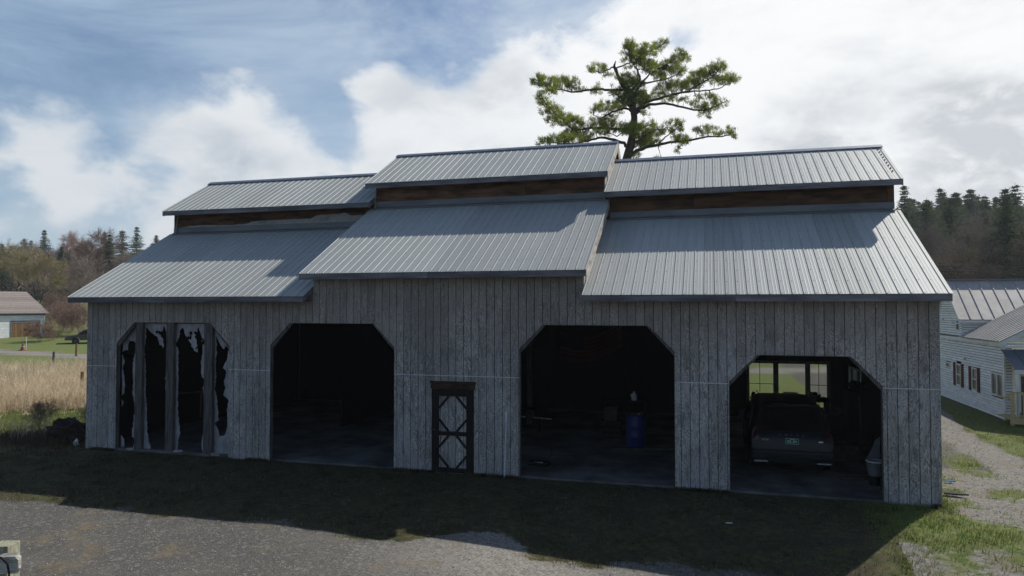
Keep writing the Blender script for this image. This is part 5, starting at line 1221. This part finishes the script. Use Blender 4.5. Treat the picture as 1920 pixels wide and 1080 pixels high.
# ------------------------------------------------------------------ background trees
def bare_tree(seed, H=14., spread=.55, mat='twig', levels=5, lean=0., multi=1, nsp=5):
    r_ = np.random.RandomState(seed); segs = []; spray = []
    def grow(p, d, L, r, lv):
        n = 3; pts = [p]
        for i in range(n):
            d = d+r_.normal(size=3)*.10; d[2] += .05; d = d/np.linalg.norm(d); p = p+d*L/n; pts.append(p)
        segs.append((pts, r, r*.62, lv))
        if lv == 0: spray.append((pts[-1], d)); spray.append((pts[1], d))
        if lv <= 0: return
        k = 3 if lv > 1 else 5
        for i in range(k+(1 if r_.rand() < .4 else 0)):
            t = r_.randint(1, n+1) if i > 0 else n; a = r_.rand()*2*PI; s = spread*(.6+.8*r_.rand())
            side = np.cross(d, [math.cos(a), math.sin(a), .3]); side /= np.linalg.norm(side)+1e-9
            nd = d*math.cos(s)+side*math.sin(s)
            grow(pts[t], nd/np.linalg.norm(nd), L*(.58+.22*r_.rand()), r*.55, lv-1)
    for m in range(multi):
        a = r_.rand()*2*PI; d0 = np.array([math.cos(a)*.25*(multi > 1)+lean, math.sin(a)*.25*(multi > 1), 1.]); d0 /= np.linalg.norm(d0)
        grow(np.zeros(3), d0, H*.34, H*.013/(multi**.5), levels)
    V_ = []; F_ = []; b = 0; MI = []
    for pts, r0, r1, lv in segs:
        ns = 5 if lv >= levels-1 else 3; m = len(pts)
        P = np.array(pts); T = P[-1]-P[0]; T /= np.linalg.norm(T)+1e-9; u = np.cross(T, [.3, .2, .9]); u /= np.linalg.norm(u); v = np.cross(T, u)
        if lv == 0: P = P[[0, -1]]; m = 2
        rr = np.linspace(r0, r1, m)
        rr = np.maximum(rr, .012*H/14)
        for i in range(m):
            for k in range(ns): V_.append(P[i]+(u*math.cos(2*PI*k/ns)+v*math.sin(2*PI*k/ns))*rr[i])
        for i in range(m-1):
            for k in range(ns): F_.append((b+i*ns+k, b+i*ns+(k+1) % ns, b+(i+1)*ns+(k+1) % ns, b+(i+1)*ns+k))
        b += m*ns; MI += [1 if lv >= levels-1 and levels > 4 else 0]*((m-1)*ns)
    for p, d in spray:      # the finest shoots as slivers
        for _ in range(nsp):
            t = d+r_.normal(size=3)*.55; t /= np.linalg.norm(t); L = H*.055*(.6+.8*r_.rand()); q = np.cross(t, r_.normal(size=3)); q = q/np.linalg.norm(q)*.011*H/14
            V_ += [p-q, p+q, p+t*L]; F_.append((b, b+1, b+2)); b += 3; MI.append(0)
    me = bpy.data.meshes.new('bare_tree'); me.from_pydata([tuple(v) for v in V_], [], F_); me.materials.append(M[mat]); me.materials.append(M['bark']); me.polygons.foreach_set('material_index', MI); me.update(); return me
def conifer(seed, H=18., R=3.0, gap=.8):
    r_ = random.Random(seed); q = np.random.RandomState(seed); mb = MB(); mb.tube([(0, 0, 0), (0, 0, H*.6), (0, 0, H)], [.22, .12, .02], 6)
    nt = len(mb.f); V_ = []; 
    z = H*.16; lay = 0
    while z < H*.985:
        f = (H-z)/(H*.84); R2 = R*(f**.8)*(.55+.75*r_.random()); nbn = max(4, int(4+4*f))
        for k in range(nbn):
            a = 2*PI*k/nbn+r_.random(); L = R2*(.65+.5*r_.random()); d = np.array([math.cos(a), math.sin(a), 0.])
            m = max(4, int(L*7))
            for i in range(m):
                t = (i+.5)/m; c = d*L*t+np.array([0, 0, z+.25*L*t*(1 if z > H*.6 else .1)-.25*L*t*t])
                for _ in range(4):
                    n_ = q.normal(size=3)*np.array([1, 1, .45]); n_ /= np.linalg.norm(n_); n2 = np.cross(n_, q.normal(size=3)); n2 /= np.linalg.norm(n2)
                    s = .26*(1.2-.5*t); o_ = q.normal(size=3)*np.array([.18, .18, .07])
                    V_ += [c+o_-n2*s*.35, c+o_+n2*s*.35, c+o_+n_*s*1.5+d*s*.5]
        z += gap*(.7+.6*r_.random())*(.5+.6*f); lay += 1
    b = len(mb.v); mb.v += [tuple(v) for v in V_]; mb.f += [(b+i, b+i+1, b+i+2) for i in range(0, len(V_), 3)]; mb.mi = [0]*nt+[1]*(len(V_)//3)
    return mb.mesh('conifer', [M['bark'], M['conif']])
BT = [bare_tree(s, 14, .5, m, 5) for s, m in ((1, 'twig'), (2, 'twig'), (3, 'twigred'), (4, 'twigolive'), (5, 'twig'), (6, 'twigred'))]
NT_ = [bare_tree(31, 14, .62, 'twigolive', 5, nsp=12), bare_tree(32, 14, .5, 'twigred', 5, nsp=9), bare_tree(33, 14, .6, 'twig', 5, nsp=10)]
CF = [conifer(11, 18, 5.2, .62), conifer(12, 17, 6.2, .7), conifer(13, 19, 4.6, .7), conifer(14, 18, 5.6, .8), conifer(15, 17, 4.2, .55)]
def polar(px, r):        # a spot on the ground on the bearing of a picture column
    d = MR @ Vector(((px-960)/FPX, 0, -1)); d.z = 0; d.normalize(); x, y = CX+d.x*r, CY+d.y*r; return x, y, float(hill(np.array(x), np.array(y)))
def plant(me, x, y, z, s, name, label, cat, group=None, sz=None):
    o = bpy.data.objects.new(name, me); COL.objects.link(o); o.location = (x, y, z-.15); o.rotation_euler = (0, 0, rnd.uniform(0, 6.28)); o.scale = (s, s, (sz or s)); return tag(o, label, cat, group)
def wood(px0, px1, r0, r1, n, pc, side, seed):
    q = random.Random(seed)
    for i in range(n):
        r = math.sqrt(q.uniform(r0*r0, r1*r1)); x, y, z = polar(q.uniform(px0, px1), r)
        cap = ((.088 if side == 'left' else .142)*q.uniform(.66, 1.02)*r+4.2-z); sc = cap/18; sb = min(cap/14.5, 1.1)
        if q.random() < pc: plant(q.choice(CF), x, y, z, min(sc, 1.0), 'conifer', f'dark conifer among the others of the wooded hillside {side} of the barn', 'tree', f'conifers of the {side} hillside wood')
        else:
            k = q.random(); me = BT[q.choice((0, 1, 4))] if k < .62 else BT[q.choice((2, 5))] if k < .85 else BT[3]
            plant(me, x, y, z, sb*q.uniform(.85, 1), 'bare_tree', f'leafless grey-brown tree among the others of the wooded hillside {side} of the barn', 'tree', f'leafless trees of the {side} hillside wood')
wood(-60, 360, 150, 300, 235, .10, 'left', 3)
wood(1560, 1980, 78, 190, 285, .74, 'right', 4)
def undergrowth(name, px0, px1, r0, r1, n, hm, mat, label):
    r = np.sqrt(rs.uniform(r0*r0, r1*r1, n)); d0, d1 = polar(px0, 1), polar(px1, 1); a0 = math.atan2(d0[0]-CX, d0[1]-CY); a1 = math.atan2(d1[0]-CX, d1[1]-CY)
    a = rs.uniform(a0, a1, n); X = CX+np.sin(a)*r; Y = CY+np.cos(a)*r; k = fbm(X, Y, .08, 71) > .38; X, Y, r = X[k], Y[k], r[k]; n = len(X)
    Z = hill(X, Y)+rs.rand(n)**1.6*hm; D = rs.normal(size=(n, 3)); D[:, 2] = np.abs(D[:, 2])+.4; D /= np.linalg.norm(D, axis=1)[:, None]; L = rs.uniform(.6, 2.0, n)[:, None]
    pr = np.cross(D, rs.normal(size=(n, 3))); pr /= np.linalg.norm(pr, axis=1)[:, None]; c = np.stack([X, Y, Z], -1); w = .06*(r/200)[:, None]
    tri_mesh(name, np.stack([c-pr*w, c+pr*w, c+D*L], 1).reshape(-1, 3), np.arange(3*n).reshape(-1, 3), M[mat], 'stuff', label, 'undergrowth')
undergrowth('hillside_brush', -120, 400, 148, 300, 150000, 8., 'twig', 'grey-brown leafless brush filling the left hillside wood')
undergrowth('wooded_brush', 1540, 2040, 76, 190, 80000, 8., 'brush', 'dark olive brush filling the right hillside wood')
# trees one can tell apart
for px, r, s, k, l in ((1737, 165, 1.02, 1, 'leftmost tall conifer on the right-hand skyline'), (1771, 160, 1.08, 0, 'pointed conifer second from the left on the right-hand skyline'), (1800, 170, .9, 2, 'narrow conifer between the two pointed ones on the right-hand skyline'), (1838, 158, 1.08, 1, 'broad pale-edged conifer in the middle of the right-hand skyline'), (1870, 165, .95, 2, 'dark conifer right of the broad one on the right-hand skyline'), (1752, 110, .52, 0, 'small bright green conifer low on the right hillside'), (1905, 150, .9, 1, 'rightmost conifer on the right-hand skyline'),
                       (20, 262, .85, 1, 'leftmost dark conifer on the left skyline'), (57, 250, .8, 2, 'small conifer showing between bare trees on the left'), (118, 265, .88, 0, 'conifer in the middle of the left skyline'), (228, 225, 1.05, 1, 'bright green-topped pine beside the tall reddish bare tree'), (255, 215, .95, 2, 'conifer just left of the barn roof edge'), (292, 240, .98, 0, 'conifer directly behind the left roof slope'), (318, 250, 1.0, 1, 'conifer nearest the clerestory on the left')):
    x, y, z = polar(px, r); plant(CF[k], x, y, z, s, 'conifer', l, 'tree')
for px, r, s, k, l in ((75, 108, .78, 3, 'wide olive-tinted leafless tree right behind the white shed'), (30, 118, .80, 3, 'olive-tinted leafless tree behind the left of the shed roof'), (190, 150, 1.12, 2, 'tall reddish leafless tree standing above the left wood'), (165, 158, 1.05, 5, 'reddish leafless tree just left of the tallest one'), (132, 121, .68, 4, 'small crooked leafless tree between shed and pickup'), (112, 124, .62, 3, 'thin olive sapling right of the shed corner'), (150, 116, .62, 1, 'slender leafless sapling behind the pickup'),
                       (1850, 80, .62, 2, 'reddish leafless tree behind the white house ridge'), (1812, 82, .55, 3, 'olive leafless tree behind the white house'), (1895, 85, .62, 5, 'leafless tree above the right end of the white house'), (1770, 88, .58, 4, 'grey leafless tree just right of the barn roof')):
    x, y, z = polar(px, r); plant(NT_[{3: 0, 5: 1, 2: 1}.get(k, 2)], x, y, z, s, 'bare_tree', l, 'tree')
bush = bare_tree(21, 3.2, .7, 'twigred', 4, 0, 7, nsp=9)
x, y, z = -54.2, 44.6, 0; plant(bush, x, y, z, .95, 'bare_bush', 'round reddish leafless bush between the shed and the pickup', 'bush')
for px, r, s_, l in ((116, 101, 1.3, 'low leafless thicket behind the rusty barrel'), (137, 104, 1.55, 'tangled leafless thicket above the pickup'), (152, 99, 1.35, 'leafless thicket directly at the barn corner behind the pickup'), (96, 112, 1.5, 'leafless thicket rising behind the shed corner')):
    x, y, z = polar(px, r); plant(bush, x, y, z, s_, 'bare_thicket', l, 'bush')
sh = bare_tree(22, 1.6, .6, 'twig', 4, 0, 6)
for x, y, s, l in ((-3.2, 1.3, .9, 'low brown leafless shrub left of the mound'), (-1.9, 2.0, .8, 'low leafless shrub behind the mound')): plant(sh, x, y, 0.1, s, 'dry_shrub', l, 'shrub')
